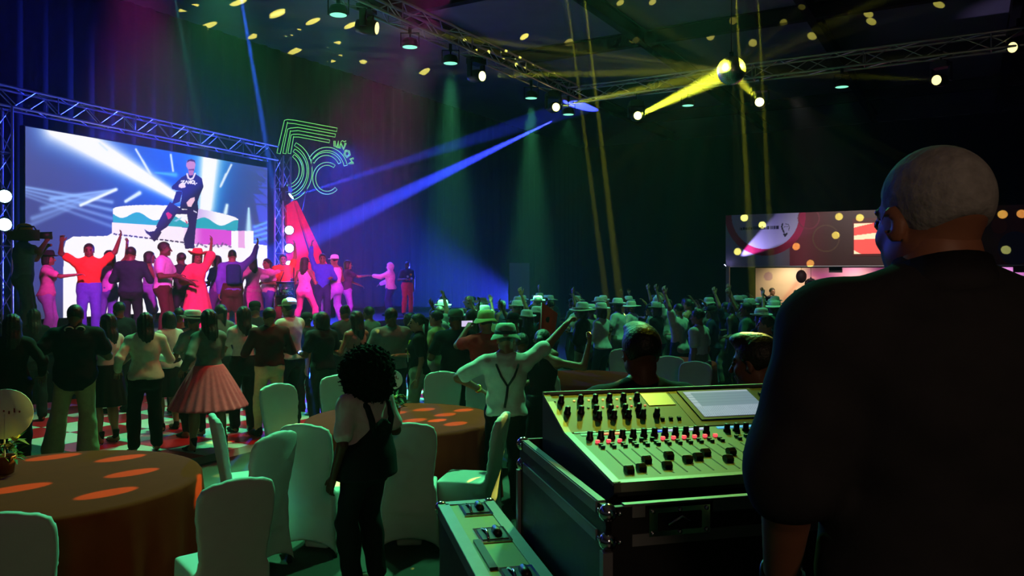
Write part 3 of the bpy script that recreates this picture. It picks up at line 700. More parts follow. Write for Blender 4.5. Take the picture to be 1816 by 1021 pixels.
# ---- mirror ball
mb_ = thing('mirror_ball', 'bright mirror ball hanging in front of the right truss', 'mirror ball', BALL)
RB = .195; V = []; F = []; nl = 22
for i in range(nl):
    th0 = math.pi * i / nl; th1 = math.pi * (i + 1) / nl; n = max(4, int(2 * nl * math.sin((th0 + th1) / 2)))
    for k in range(n):
        a0, a1 = 2 * math.pi * k / n, 2 * math.pi * (k + .94) / n; q = []
        for (t_, a_) in ((th0, a0), (th1 - .008, a0), (th1 - .008, a1), (th0, a1)):
            q.append(Vector((math.sin(t_) * math.cos(a_), math.sin(t_) * math.sin(a_), math.cos(t_))) * RB)
        o_ = len(V); V += q; F.append((o_, o_ + 1, o_ + 2, o_ + 3))
tl = MB().quads(V, F).build('mirror_tiles', mat('mirror', (.95, .95, .9), .34, 1.), mb_); tl['kind'] = 'stuff'
MB().lathe([(math.sin(math.pi * i / 20) * RB * .985 + 1e-4, -math.cos(math.pi * i / 20) * RB * .985) for i in range(21)], n=32).build('core', DARKM, mb_)
MB().tube([(0, 0, RB), (0, 0, RB + .06)], .03, 10).build('mount', DARKM, mb_); MB().tube([(0, 0, RB + .05), (0, 0, CEIL - BALL.z)], .006, 6).build('cable', DARKM, mb_)
# light thrown back by the mirror facets: one small patch of light per facet
def facet(tgt, gain=1.0, size=1.5):
    tgt = Vector(tgt); d = tgt - BALL; L = d.length; d.normalize()
    spot(BALL + d * (RB + .02), tgt, (.95, .9, .13), 42 * L * L * gain, size, .35, .0, 'mirror_facet_light')
def facet_px(px, py, z=None, d=None, gain=1., size=1.5):
    if d is None: d = (CAMZ - z) * FPX / (py - HY)
    facet(at(px, py, d), gain, size)
for (px, py) in ((30, 866), (190, 874), (235, 838), (215, 812), (95, 810)): facet_px(px, py, .748, gain=2.0, size=1.15)
facet_px(20, 788, d=5.35, gain=1.6)  # extra spot added to brighten the flowers on the near table
facet_px(12, 730, d=5.35, gain=.5)
for (px, py) in ((588, 720), (700, 732), (752, 726), (822, 727), (790, 735), (735, 745), (808, 751), (640, 738)): facet_px(px, py, .748, gain=1.8)
for (px, py, d) in ((532, 722, 7.6), (524, 738, 7.6), (495, 826, 6.2), (478, 720, 9.7), (452, 795, 5.6), (345, 930, 4.45)): facet_px(px, py, d=d, gain=1.5)
for (px, py) in ((755, 1002), (500, 985), (462, 1010), (480, 960), (400, 842), (770, 905), (620, 930), (820, 985)): facet_px(px, py, .0, gain=2.0, size=1.2)
for (px, py) in ((335, 14), (422, 5), (492, 22), (368, 46), (455, 62), (492, 26), (555, 38), (520, 58), (524, 90), (592, 80), (594, 104), (640, 112), (752, 128), (930, 65), (622, 45)): facet_px(px, py, CEIL, gain=8., size=.9)
for (px, py) in ((1118, 68), (1008, 75), (1100, 5), (1260, 65), (1300, 35), (1395, 36), (1335, 76), (1430, 5), (1545, 38), (1665, 8), (1540, 25), (1440, 64), (1157, 4)): facet_px(px, py, CEIL, gain=2.2, size=1.1)
for (px, py, d) in ((950, 632, 6.7), (975, 634, 6.7), (1292, 560, 11), (1345, 606, 3.6), (1120, 662, 3.7), (860, 560, 9), (1365, 588, 10), (1030, 600, 6.6)): facet_px(px, py, d=d, gain=1.3, size=1.2)
# ---- stage: screen, frame, sign
SP = at(45, 300, 15.0); SP.z = 0; SD = (at(474, 300, 20.94) - at(45, 300, 15.0)); SD.z = 0; SW = SD.length; SD.normalize(); SN = Vector((SD.y, -SD.x, 0))
SB, ST = 1.22, 4.9
scr = thing('led_screen', 'huge LED video wall showing a performer sitting on a giant cake', 'screen', SP + Z * SH)
def todo(U, V, P):
    d = P[..., 1]; X = CX + P[..., 0] / d * FPX; Y = HY - (P[..., 2] - CAMZ) / d * FPX; return X, Y
def zc(x, y): return (x / 3.632, 160 + y / 3.632)
def screen_fn(U, V, P):
    X, Y = todo(U, V, P + np.array(SP) + np.array([0, 0, SH])); C = np.zeros(X.shape + (3,))
    g = np.exp(-((X - 310) / 110.) ** 2)[..., None]; v = np.clip((Y - 225) / 260, 0, 1)[..., None]
    C[:] = np.array([78, 84, 140]) * (1 - g) + np.array([22, 98, 232]) * g; C *= (1.08 - .35 * v)
    l = np.clip((150 - X) / 100, 0, 1)[..., None]; C[:] = C * (1 - .35 * l) + np.array([88, 90, 128]) * .35 * l
    def beamp(a, b, w0, w1, col, s=1.0):
        d, t = segd(X, Y, a, b); w_ = w0 + (w1 - w0) * t; m = np.exp(-(d / w_) ** 2 * 1.2) * s; paint(C, np.clip(m, 0, 1), col)
    beamp((104, 224), (316, 352), 48, 15, (40, 130, 250), .85); beamp((104, 224), (314, 350), 30, 8, (255, 255, 255), 1.6)
    beamp((375, 268), (364, 372), 36, 26, (60, 190, 255), .9); beamp((374, 268), (365, 368), 17, 13, (255, 255, 255), 1.7)
    for (a, b) in (((875, 380), (970, 540)), ((1100, 415), (1115, 520)), ((1490, 480), (1420, 620)), ((640, 340), (690, 385)), ((920, 455), (970, 545)), ((1455, 540), (1425, 610))): beamp(zc(*a), zc(*b), 2.0, 2.0, (225, 240, 255), 1.1)
    beamp(zc(1000, 530), zc(1130, 545), 1.5, 5, (90, 200, 255), .8)
    for k in range(4):
        beamp(zc(750, 638), zc(330 - 60 * k, 700 + 62 * k), 2.2, 5, (150, 190, 255), .9 - .17 * k); beamp(zc(155, 622 + 18 * k), zc(720, 720 + 52 * k), 2.6, 4, (150, 190, 255), .8 - .12 * k)
    beamp(zc(745, 640), zc(520, 740), 3.0, 3.0, (240, 250, 255), 1.2); beamp(zc(898, 662), zc(810, 715), 4.0, 3.0, (220, 240, 255), 1.3)
    beamp(zc(1602, 760), zc(1602, 900), 2, 6, (190, 235, 255), 1.1); beamp(zc(1462, 740), zc(1452, 790), 3, 4, (220, 245, 255), 1.2)
    for k in range(4): beamp(zc(1640, 880 + 30 * k), zc(1720, 850 + 34 * k), 3, 3, (110, 190, 255), .8)
    W = (255, 252, 255)
    lower = [zc(*p) for p in ((410, 1017), (425, 970), (470, 943), (690, 938), (720, 920), (1490, 965), (1720, 1000), (1760, 1500), (405, 1500))]; paint(C, inpoly(X, Y, lower), W)
    body = [zc(*p) for p in ((722, 850), (1490, 905), (1490, 1030), (1180, 985), (722, 925))]; paint(C, inpoly(X, Y, body), (255, 240, 255))
    pk = np.clip((X - zc(1180, 0)[0]) / 35, 0, 1) * inpoly(X, Y, [zc(*p) for p in ((1180, 870), (1492, 905), (1492, 1000), (1180, 985))]); paint(C, pk, (222, 74, 214))
    teal = [zc(*p) for p in ((728, 760), (1535, 830), (1530, 905), (728, 850))]; paint(C, inpoly(X, Y, teal), (40, 170, 190))
    xx = np.linspace(728, 1535, 60); top_ = 762 - 50 * np.sin(np.clip((xx - 728) / 807, 0, 1) * math.pi) ** .6 + (xx - 728) * .085
    bot = 795 + (xx - 728) * .078 + 22 * np.sin((xx - 728) / 34.)
    ice = [zc(a, b) for a, b in zip(xx, top_)] + [zc(a, b) for a, b in zip(xx[::-1], bot[::-1])]; paint(C, inpoly(X, Y, ice), W)
    sh_ = np.clip((zc(1400, 0)[0] - X) / 30, 0, 1) * inpoly(X, Y, ice) * (X > zc(1270, 0)[0]); paint(C, sh_, (190, 150, 235), .6)
    paint(C, inpoly(X, Y, [zc(*p) for p in ((1490, 905), (1632, 905), (1634, 1017), (1490, 1010))]), W)
    paint(C, inpoly(X, Y, [zc(*p) for p in ((1535, 905), (1575, 905), (1577, 1017), (1535, 1012))]), (235, 150, 225), .8)
    for k in range(14):
        x = 735 + k * 33; d, _ = segd(X, Y, zc(x, 925 + k * 4), zc(x + 16, 928 + k * 4)); paint(C, d < 1.4, (60, 45, 80))
    for k in range(12):
        x = 1190 + k * 26; d, _ = segd(X, Y, zc(x, 992 + (k % 2) * 12), zc(x + 10, 985 + (k % 3) * 12)); paint(C, d < 1.6, (110, 70, 130), .8)
    # performer, in the coordinates of the second close-up
    q = lambda x, y: (250 + x / 6.38, 270 + y / 6.38)
    pol = lambda pts, col: paint(C, inpoly(X, Y, [q(*p) for p in pts]), col)
    NAVY = (26, 24, 72); DK = (38, 26, 80)
    pol([(470, 650), (330, 560), (250, 680), (170, 840), (215, 900), (300, 840), (400, 700), (520, 700), (540, 830), (480, 980), (500, 1090), (600, 1090), (620, 850), (650, 640)], DK)
    pol([(35, 868), (90, 900), (150, 890), (180, 850), (235, 905), (190, 980), (150, 1012), (100, 945), (60, 915)], (40, 28, 70))
    pol([(455, 285), (520, 248), (620, 245), (690, 295), (708, 390), (665, 490), (640, 560), (650, 650), (440, 640), (470, 440), (400, 430), (350, 415), (350, 385), (410, 330)], NAVY)
    pol([(400, 440), (470, 440), (440, 560), (350, 590)], NAVY)
    pol([(520, 100), (560, 80), (605, 95), (618, 140), (605, 195), (570, 212), (535, 195), (510, 150)], (205, 140, 190)); pol([(515, 120), (530, 85), (570, 75), (610, 92), (616, 130), (600, 108), (550, 100)], (70, 40, 80)); pol([(540, 190), (605, 185), (600, 215), (570, 222), (545, 210)], (120, 70, 120))
    pol([(535, 205), (600, 205), (590, 260), (545, 258)], (190, 120, 170))
    for (a, b) in (((522, 245), (535, 290)), ((535, 290), (560, 306)), ((560, 306), (590, 290)), ((590, 290), (612, 240))):
        d, _ = segd(X, Y, q(*a), q(*b)); paint(C, d < 1.5, (245, 225, 235))
    pol([(425, 370), (450, 350), (500, 360), (505, 395), (460, 405), (430, 395)], (250, 225, 240)); pol([(515, 570), (560, 520), (605, 508), (610, 540), (580, 590), (570, 615), (530, 610)], (250, 200, 225))
    pol([(280, 690), (310, 675), (355, 710), (340, 740), (310, 760)], (225, 30, 110)); pol([(495, 760), (530, 790), (520, 815)], (225, 30, 110)); pol([(595, 655), (635, 675), (630, 688), (595, 668)], (220, 215, 240)); pol([(370, 775), (465, 730), (440, 760), (400, 785)], (150, 200, 235))
    L = [[(455, 325), (492, 322), (460, 352), (495, 350)], [(500, 352), (515, 322), (530, 352)], [(540, 322), (540, 352), (560, 322), (560, 352)], [(575, 325), (570, 345), (590, 355), (605, 345), (605, 325), (585, 320), (575, 325)], [(598, 345), (612, 362)], [(627, 350), (630, 350)]]
    for l in L:
        for a, b in zip(l[:-1], l[1:]): d, _ = segd(X, Y, q(*a), q(*b)); paint(C, d < .95, (250, 240, 255))
    return C
SCREENM = vcmat('screen_picture', 1.0)
raster('picture', Z * (SB - SH), SD * SW, Z * (ST - SB), 560, 330, lambda U, V, P: screen_fn(U, V, P), SCREENM, scr)
def sbox(u0, u1, z0, z1, n0, n1):
    return [SD * u0 + SN * n0 + Z * z0, SD * u1 + SN * n0 + Z * z0, SD * u1 + SN * n1 + Z * z0, SD * u0 + SN * n1 + Z * z0, SD * u0 + SN * n0 + Z * z1, SD * u1 + SN * n0 + Z * z1, SD * u1 + SN * n1 + Z * z1, SD * u0 + SN * n1 + Z * z1]
MB().hexa(sbox(-.02, SW + .02, SB - SH - .02, ST - SH + .02, -.14, -.004)).build('back_panel', BLACK, scr)
for k in range(4): MB().hexa(sbox(.4 + 1.85 * k, .5 + 1.85 * k, 0, ST - SH - .3, -.3, -.15)).build('support', DARKM, scr)
truss('dark truss goalpost beam above the LED screen with pinkish sheen', SP - SD * 1.3 + SN * .1 + Z * 5.35, SP + SD * (SW + .1) + SN * .1 + Z * 5.28, .36, sidev=SN, pitch=.45, name='screen_truss')
truss('truss tower standing at the left edge of the LED screen', SP - SD * .62 + SN * .2 + Z * SH, SP - SD * .62 + SN * .2 + Z * 5.15, .29, sidev=SN, pitch=.42, name='screen_truss')
truss('truss tower standing between the LED screen and the neon sign', SP + SD * (SW + .42) + SN * .15 + Z * SH, SP + SD * (SW + .42) + SN * .15 + Z * 5.25, .29, sidev=SN, pitch=.42, name='screen_truss')
def blinder(label, p, tgt):
    p = Vector(p); ax = (Vector(tgt) - p).normalized(); t = thing('blinder_light', label, 'stage light', p, 0, 'blue white stage lamps'); M = ax.to_track_quat('Z', 'Y').to_matrix()
    MB().lathe([(.03, -.16), (.09, -.13), (.125, -.02), (.13, .0), (.12, .002)], n=20, M=M).build('housing', BLACK, t)
    MB().lathe([(.118, .0), (.08, .012), (.004, .02)], n=20, M=M).build('lens', glow('lens_ice', (.45, .85, 1.), 14), t)
    b = MB(); b.box(-ax * .16, (.05, .05, .3)); b.build('bracket', DARKM, t); return t
colb = SP + SD * (SW + .42) + SN * .42
for k, (py, lb) in enumerate(((408, 'top blue white lamp on the tower beside the red pylon'), (440, 'middle blue white lamp on the tower beside the red pylon'), (470, 'lowest blue white lamp on the tower beside the red pylon'))):
    blinder(lb, onplane(513, py, colb, SD), (0, 2, 2)); 
coll = SP - SD * .62 + SN * .45
blinder('upper blue white lamp at the left edge of the picture', onplane(8, 348, coll, SD), (-2, 2, 2)); blinder('lower blue white lamp at the left edge of the picture', onplane(8, 398, coll, SD), (-2, 2, 2))
# ---- neon sign "50 años" on a red pylon
NP = Vector(colb) + SD * .7; ND = Vector((.80, .60, 0)); NN = Vector((ND.y, -ND.x, 0))
base = onplane(535, 400, NP, ND); base.z = SH
neon = thing('neon_sign', 'green outlined neon sign of a big fifty beside the LED screen', 'sign', base)
nz = lambda x, y: onplane(480 + x / 6.806, 200 + y / 6.807, NP, ND) - base
NEON = glow('neon_green', (.22, 1., .18), .8)
def tubep(name, pts, r=.009, closed=False): MB().tube([nz(*p) for p in pts], r, 6, closed=closed).build(name, NEON, neon)
def loop_along(pts, w_):                              # outline of a thick stroke
    P = [Vector((x, y, 0)) for x, y in pts]; Lf = []; Rt = []
    for i, p in enumerate(P):
        t = (P[min(i + 1, len(P) - 1)] - P[max(i - 1, 0)]).normalized(); n = Vector((-t.y, t.x, 0)) * w_ / 2; Lf.append(p + n); Rt.append(p - n)
    return [(p.x, p.y) for p in Lf] + [(p.x, p.y) for p in Rt[::-1]]
five = [[(95, 490), (185, 100), (290, 110), (800, 205)], [(165, 490), (222, 205), (330, 195), (780, 275)], [(225, 490), (262, 275), (340, 275), (710, 345)]]
for i, p in enumerate(five):
    Q = []
    for a, c in zip(p[:-1], p[1:]): Q += [(a[0] + (c[0] - a[0]) * t / 6, a[1] + (c[1] - a[1]) * t / 6) for t in range(6)]
    tubep('five_stroke', loop_along(Q + [p[-1]], 42 - 4 * i), closed=True)
def arc(cx, cy, rx, ry, a0, a1, n=26): return [(cx + rx * math.cos(R(a0 + (a1 - a0) * k / n)), cy - ry * math.sin(R(a0 + (a1 - a0) * k / n))) for k in range(n + 1)]
tubep('five_bowl', loop_along(arc(185, 700, 295, 345, 68, -75), 42), closed=True)
tubep('five_bowl', loop_along(arc(185, 700, 235, 270, 66, -80), 40), closed=True)
tubep('five_bowl', loop_along(arc(185, 690, 178, 200, 60, -85), 36), closed=True)
tubep('zero_arc', loop_along(arc(680, 690, 230, 255, 150, 12), 40), closed=True)
tubep('zero_arc', loop_along(arc(670, 690, 180, 195, 152, 25), 36), closed=True)
tubep('zero_bowl', loop_along(arc(680, 790, 155, 175, 55, 315), 36), closed=True)
LET = {'a': [[(0, 0), (12, 45), (0, 20)], [(0, 45), (0, 0)]], }
letters = [[(770, 340), (772, 400), (800, 420), (815, 345), (812, 425)], [(835, 430), (845, 360), (880, 440), (905, 365)], [(905, 455), (890, 500), (920, 535), (955, 505), (945, 465), (905, 455)], [(1000, 550), (960, 560), (985, 590), (940, 610), (1000, 605)]]
for l in letters: tubep('letter', loop_along(l, 16), r=.010, closed=True)
tubep('letter_tilde', [(850, 345), (870, 335), (885, 350), (910, 338)], .01)
MB().tube([nz(100, 500), nz(100, 1020)], .02, 8).build('post', DARKM, neon)
MB().tube([nz(510, 560), nz(300, 1500)], .02, 8).build('post', DARKM, neon)
REDC = mat('red_pylon', lin((250, 30, 70)), .6, noise=.06)
pyl = thing('pylon', 'two sloping red panels below the neon sign', 'set piece', base + NN * .25)
z4 = lambda x, y: onplane(460 + x / 3.926, 180 + y / 3.926, NP + NN * .25, ND) - (base + NN * .25)
MB().prism([z4(188, 690), z4(236, 690), z4(395, 1230), z4(200, 1230)], -NN * .12).build('panel', REDC, pyl)
MB().prism([z4(243, 690), z4(262, 690), z4(520, 1230), z4(430, 1230)], -NN * .12).build('panel', REDC, pyl)
b = MB(); q0 = z4(180, 1235); q1 = z4(530, 1235); b.prism([Vector((q0.x, q0.y, 0)), Vector((q1.x, q1.y, 0)), q1, q0], -NN * .3); b.build('plinth', BLACK, pyl)
# small beam lamp at the foot of the sign
moving_head('blue white beam lamp on top of the tower at the neon sign', onplane(516, 348, colb + SD * .25, SD), at(640, 250, 21.0), .3, glow('lens_blue', (.35, .8, 1.), 30))
# ---- pale panel far at the back, beside the stage
gp_ = gp(921, 28.0); t = thing('pale_panel', 'tall pale grey panel standing far behind the crowd', 'panel', gp_, 0)
MB().box((0, 0, 1.3), (.72, .06, 2.36)).build('board', mat('pale_panel', lin((150, 152, 165)), .6, noise=.1), t)
for s in (-1, 1): MB().box((s * .37, 0, 1.25), (.03, .09, 2.5)).build('frame_post', DARKM, t); 
MB().box((0, 0, 2.49), (.77, .09, .03)).build('frame_top', DARKM, t); MB().box((0, 0, .05), (.8, .5, .1)).build('foot', DARKM, t)
# ---- booth with printed fascia on the far right
BL = at(1287, 470, 24.0); BL.z = 0; BD = Vector((.867, -.498, 0)).normalized(); BN = Vector((BD.y, -BD.x, 0)); BW = 9.5
if BN.y > 0: BN = -BN
booth = thing('booth', 'lit booth with a printed fascia behind the crowd at right', 'booth', BL)
FB, FT = 2.33, 3.87
def fascia_fn(U, V, P):
    X, Y = todo(U, V, P + np.array(BL)); X0 = 1280; q = lambda x, y: (1280 + x / 6.486, 370 + y / 6.482); C = np.zeros(X.shape + (3,))
    C[:] = (88, 42, 40); g = np.clip((1440 - X) / 60, 0, 1); paint(C, g, (172, 170, 200))
    r_ = np.clip((1480 - X) / 60, 0, 1) * (X > 1400); paint(C, r_, (150, 40, 66), .9)
    d = np.hypot((X - q(500, 0)[0]), (Y - q(0, 75)[1]) * 1.0); ro, ri = 465 / 6.486, 388 / 6.486
    paint(C, d < ro, (206, 26, 92)); paint(C, d < ri, (214, 214, 240))
    for (cx, cy, rr, col) in ((1200, 340, 150, (126, 92, 60)), (1000, 110, 120, (160, 60, 80))):
        dd = np.hypot(X - q(cx, 0)[0], Y - q(0, cy)[1]); paint(C, np.abs(dd - rr / 6.486) < 1.2, col, .8)
    far = np.clip((X - 1740) / 60, 0, 1); paint(C, far, (120, 40, 70)); d2 = np.hypot(X - 1800, Y - 440); paint(C, d2 < 30, (40, 50, 110)); d2 = np.hypot(X - 1772, Y - 400); paint(C, d2 < 14, (150, 60, 60))
    rnd = random.Random(3); x = 205                                   # the small dark line of print and the face outline
    while x < 660:
        w_ = rnd.choice((9, 12, 16)); hgt = rnd.choice((26, 34, 34)); x0, y0 = q(x, 245 - hgt - (x - 205) * .035); x1, y1 = q(x + w_, 248 - (x - 205) * .035); paint(C, (X > x0) & (X < x1) & (Y > y0) & (Y < y1), (22, 20, 48), .92); x += w_ + 5
    for p in ([(700, 175), (690, 205), (700, 240), (715, 270)], [(715, 290), (728, 315), (750, 285), (735, 296), (715, 290)], [(735, 175), (765, 180), (778, 210), (770, 250)], [(720, 210), (735, 205)], [(748, 205), (762, 208)]):
        for a, c in zip(p[:-1], p[1:]): d3, _ = segd(X, Y, q(*a), q(*c)); paint(C, d3 < (1.3 if p[0][0] in (700, 715) else .5), (24, 20, 50))
    return C
raster('fascia_print', Z * FB, BD * BW, Z * (FT - FB), 620, 110, fascia_fn, vcmat('fascia_print', 0, .4), booth)
def bbox_(u0, u1, z0, z1, n0, n1):
    f = lambda u, n, z: BD * u + BN * n + Z * z
    return [f(u0, n0, z0), f(u1, n0, z0), f(u1, n1, z0), f(u0, n1, z0), f(u0, n0, z1), f(u1, n0, z1), f(u1, n1, z1), f(u0, n1, z1)]
WH = mat('booth_white', lin((205, 205, 205)), .6)
MB().hexa(bbox_(0, BW, FB, FT, -.12, -.004)).build('fascia', WH, booth)
MB().hexa(bbox_(-.02, BW, FB - .03, FB + .0, -3.0, .0)).build('soffit', WH, booth)
MB().hexa(bbox_(0, .1, 0, FB, -.12, -.02)).build('post', WH, booth); MB().hexa(bbox_(5.6, 5.7, 0, FB, -.12, -.02)).build('post', WH, booth)
MB().hexa(bbox_(.8, BW, FB - .06, FB - .03, -.4, -.3)).build('light_rail', BLACK, booth)
for u in (2.9, 5.0, 7.4): MB().hexa(bbox_(u, u + .35, FB - .2, FB - .06, -.42, -.28)).build('rail_lamp', BLACK, booth)
def back_fn(U, V, P):
    x = U; C = np.zeros(x.shape + (3,)); C[:] = (226, 196, 150); g = np.clip((x - .12) / .3, 0, 1); paint(C, g, (200, 90, 160)); g2 = np.clip((x - .45) / .3, 0, 1); paint(C, g2, (196, 120, 190))
    X, Y = todo(U, V, P + np.array(BL)); q = lambda x, y: (1260 + x / 3.266, 340 + y / 3.266)
    for (a, b_, w_, col) in (((300, 700), (900, 480), 60, (238, 190, 140)), ((600, 470), (930, 620), 40, (190, 70, 150)), ((430, 620), (500, 530), 14, (220, 150, 110))):
        d, _ = segd(X, Y, q(*a), q(*b_)); paint(C, np.exp(-(d / (w_ / 3.266)) ** 2), col, .7)
    for (cx, cy, rr, col) in ((745, 590, 48, (120, 40, 110)), (335, 490, 26, (190, 150, 140)), (528, 492, 30, (110, 52, 60))): d = np.hypot(X - q(cx, 0)[0], Y - q(0, cy)[1]); paint(C, d < rr / 3.266, col)
    for (cx, cy) in ((750, 540), (820, 525), (835, 565), (830, 595), (858, 600)): d = np.hypot(X - q(cx, 0)[0], Y - q(0, cy)[1]); paint(C, np.exp(-(d / 2.5) ** 2), (240, 220, 240))
    m = inpoly(X, Y, [q(*p) for p in ((955, 560), (1000, 515), (1040, 512), (1040, 600), (950, 600))]); paint(C, m, (240, 80, 100))
    return C
raster('backdrop_print', BD * .55 - BN * 1.5 + Z * .3, BD * (BW - .6), Z * (FB - .33), 300, 80, back_fn, vcmat('backdrop_print', 0, .5), booth)
MB().hexa(bbox_(.55, BW, 0, FB - .03, -1.6, -1.51)).build('back_wall', WH, booth); MB().hexa(bbox_(1.2, BW, 0, .95, -.9, -.3)).build('counter', mat('booth_counter', lin((120, 110, 115)), .5), booth)
for u in (1.6, 3.4, 5.2, 7.2): spot(BL + BD * u - BN * .55 + Z * (FB - .1), BL + BD * u - BN * 1.5 + Z * 1.3, (1., .86, .68) if u < 3 else (1., .75, .95), 70, 140, .8, .1, 'booth_lamp')
# small red screen in the fascia
rs = thing('display_screen', 'glowing red and cream display set into the booth fascia', 'screen', onplane(1515, 452, BL + BN * .02, BD)); rsb = Vector(rs.location)
rp = lambda x, y: onplane(1280 + x / 6.486, 370 + y / 6.482, BL + BN * .02, BD) - rsb
o_ = rp(1520, 520); ex_ = rp(2060, 520) - o_; ex_.z = 0; ey_ = rp(1520, 168) - o_; ey_ = Z * ey_.z
def red_fn(U, V, P):
    C = np.zeros(U.shape + (3,)); C[:] = (250, 86, 78); u = U * 2.0
    for pts in ([(0, 1), (.9, 1), (0, .86)], [(0, .6), (1, .68), (1, .48), (0, .47)], [(0, .12), (.3, 0), (0, 0)], [(1, .7), (2, 1), (2, .5)]): paint(C, inpoly(u, V, pts), (255, 236, 190))
    return C
raster('picture', o_, ex_, ey_, 90, 60, red_fn, vcmat('red_picture', 1.1), rs)
MB().prism([o_ - ex_ * .03 - ey_ * .08 - BN * .004, o_ + ex_ * 1.03 - ey_ * .08 - BN * .004, o_ + ex_ * 1.03 + ey_ * 1.16 - BN * .004, o_ - ex_ * .03 + ey_ * 1.16 - BN * .004], -BN * .014).build('frame', mat('red_frame', lin((120, 16, 20)), .4), rs)
# white-violet lamp grazing the fascia from its lower left corner
lp = BL + BN * .16 + Z * (FB + .02) + BD * .02
t = thing('graze_lamp', 'small violet white lamp at the lower left corner of the fascia', 'lamp', lp)
MB().lathe([(.02, -.12), (.05, -.1), (.055, 0), (.05, .005)], M=Vector((BD.x, BD.y, .8)).to_track_quat('Z', 'Y').to_matrix(), n=14).build('housing', BLACK, t)
MB().lathe([(.046, .003), (.02, .008), (.002, .009)], M=Vector((BD.x, BD.y, .8)).to_track_quat('Z', 'Y').to_matrix(), n=14).build('lens', glow('lens_violet', (.6, .5, 1.), 14), t); MB().box((0, 0, -.06) - BN * .09, (.03, .16, .03)).build('bracket', DARKM, t) if False else MB().tube([Vector((0, 0, -.04)), -BN * .15 + Z * -.02], .012, 6).build('bracket', DARKM, t)
spot(lp + (BD + Z * .6).normalized() * .07, lp + BD * 1.6 + Z * 1.05 - BN * .12, (.55, .45, 1.), 420, 30, .5, .02, 'graze_lamp_light')
for (px, py) in ((1320, 386), (1352, 399), (1308, 446), (1412, 437), (1482, 417), (1488, 384), (1437, 467), (1525, 386), (1778, 380), (1784, 443), (1812, 379)): facet(onplane(px, py, BL, BD), 2.2, .9)
# small mirror ball and dark lantern hanging in the booth opening
for (px, py, r, lb, nm, m) in ((1438, 504, 11, 'small mirror ball hanging in the booth opening', 'small_mirror_ball', CHROME), (1421, 490, 9, 'dark round lantern hanging in the booth opening', 'hanging_lantern', mat('lantern_dark', lin((70, 34, 40)), .6))):
    p = onplane(px, py, BL - BN * .2, BD); rr = r / FPX * p.y; t = thing(nm, lb, 'mirror ball' if r == 11 else 'lantern', p)
    MB().lathe([(math.sin(math.pi * i / 12) * rr + 1e-4, -math.cos(math.pi * i / 12) * rr * (1 if r == 11 else 1.3)) for i in range(13)], n=18).build('globe', m, t); MB().tube([(0, 0, rr), (0, 0, FB - .03 - p.z)], .006, 6).build('cord', DARKM, t); MB().tube([(0, 0, rr * .98), (0, 0, rr * 1.15)], .02, 8).build('cap', DARKM, t)
# ================================================================== TABLES, CHAIRS, MIXING DESK
COVER = mat('chair_cover', lin((206, 208, 206)), .75, noise=.06, nscale=12, bump=.08, spec=.25)
FOOT = mat('chair_foot', lin((40, 40, 42)), .4, .5)
def chair_mesh():
    f = Field((-.36, -.42, -.02), (.36, .42, 1.08), .0125)
    def body(X, Y, Z_):                                 # stretch cover: narrow at the seat, pulled out to the four feet
        t = np.clip((.46 - Z_) / .46, 0, 1); hw = .205 + .045 * t ** 2; hd = .215 + .035 * t ** 2
        ax_ = np.abs(X) - hw + .03; ay = np.abs(Y) - hd + .03
        d = np.sqrt(np.maximum(ax_, 0) ** 2 + np.maximum(ay, 0) ** 2) + np.minimum(np.maximum(ax_, ay), 0) - .03
        return np.maximum(np.maximum(d, Z_ - .47 - .012 * np.cos(X * 6) * np.cos(Y * 6)), .012 - Z_)
    f.put(body, (-.26, -.26, 0), (.26, .26, .48), pad=.05)
    def arch(X, Y, Z_):                                 # hems arch up between the feet
        a = (np.abs(X) / .235); b_ = (np.abs(Y) / .235)
        hx = .11 * np.sqrt(np.clip(1 - a * a, 0, 1)); hy = .11 * np.sqrt(np.clip(1 - b_ * b_, 0, 1))
        return np.minimum(np.where(np.abs(Y) > .1, Z_ - hx, 1.), np.where(np.abs(X) > .1, Z_ - hy, 1.)) * .7
    f.all(arch, 'sub')
    def back(X, Y, Z_):                                 # back panel, leaning back, wider and round at the top
        yc = -.205 - .10 * np.clip((Z_ - .4) / .55, 0, 1); w_ = np.interp(Z_, [.0, .42, .55, .8, .9, .955, .985, 1.0], [.235, .2, .185, .215, .213, .19, .13, .02])
        d = np.abs(Y - yc - .03 * (X / .2) ** 2) - .026; return np.maximum(np.maximum(np.abs(X) - w_, d), np.maximum(Z_ - 1.0, .3 - Z_)) * .8
    f.put(back, (-.25, -.4, .3), (.25, -.1, 1.0), k=.03, pad=.03)
    f.F += (.0006 * np.sin(f.ax[2] * 60)[None, None, :] * np.sin(f.ax[0] * 23)[:, None, None]).astype(np.float32)
    return f.mesh('cover', 4)
CHAIR = chair_mesh(); _b = MB(); _b.lathe([(.018, 0), (.02, .01), (.014, .05), (.012, .1)], n=10); CFOOT = _b.mesh('foot')
def chair(label, px, d, face, group=None):
    """face = direction in degrees the sitter would look (0 = away from us, 90 = left)"""
    t = thing('banquet_chair', label, 'chair', gp(px, d), R(face), group or 'white covered banquet chairs')
    obj('cover', CHAIR, COVER, t)
    for sx in (-1, 1):
        for sy in (-1, 1): obj('foot', CFOOT, FOOT, t, loc=(sx * .21, sy * .21, 0))
    return t
chair('white covered chair in the bottom left corner, back to us', 52, 3.95, 12)
chair('white covered chair right of the near red table, turned three quarters', 392, 4.5, 38)
chair('white covered chair facing right, beside the dance floor edge', 448, 6.35, -62)
chair('white covered chair in shade, overlapping the one beside the dance floor', 437, 5.65, 64)
chair('white covered chair facing us between dance floor and middle table', 521, 7.75, -130)
chair('white covered chair half hidden behind the woman in dungarees', 572, 6.1, -14)
chair('white covered chair back centre, in front of the middle table', 728, 6.15, 4)
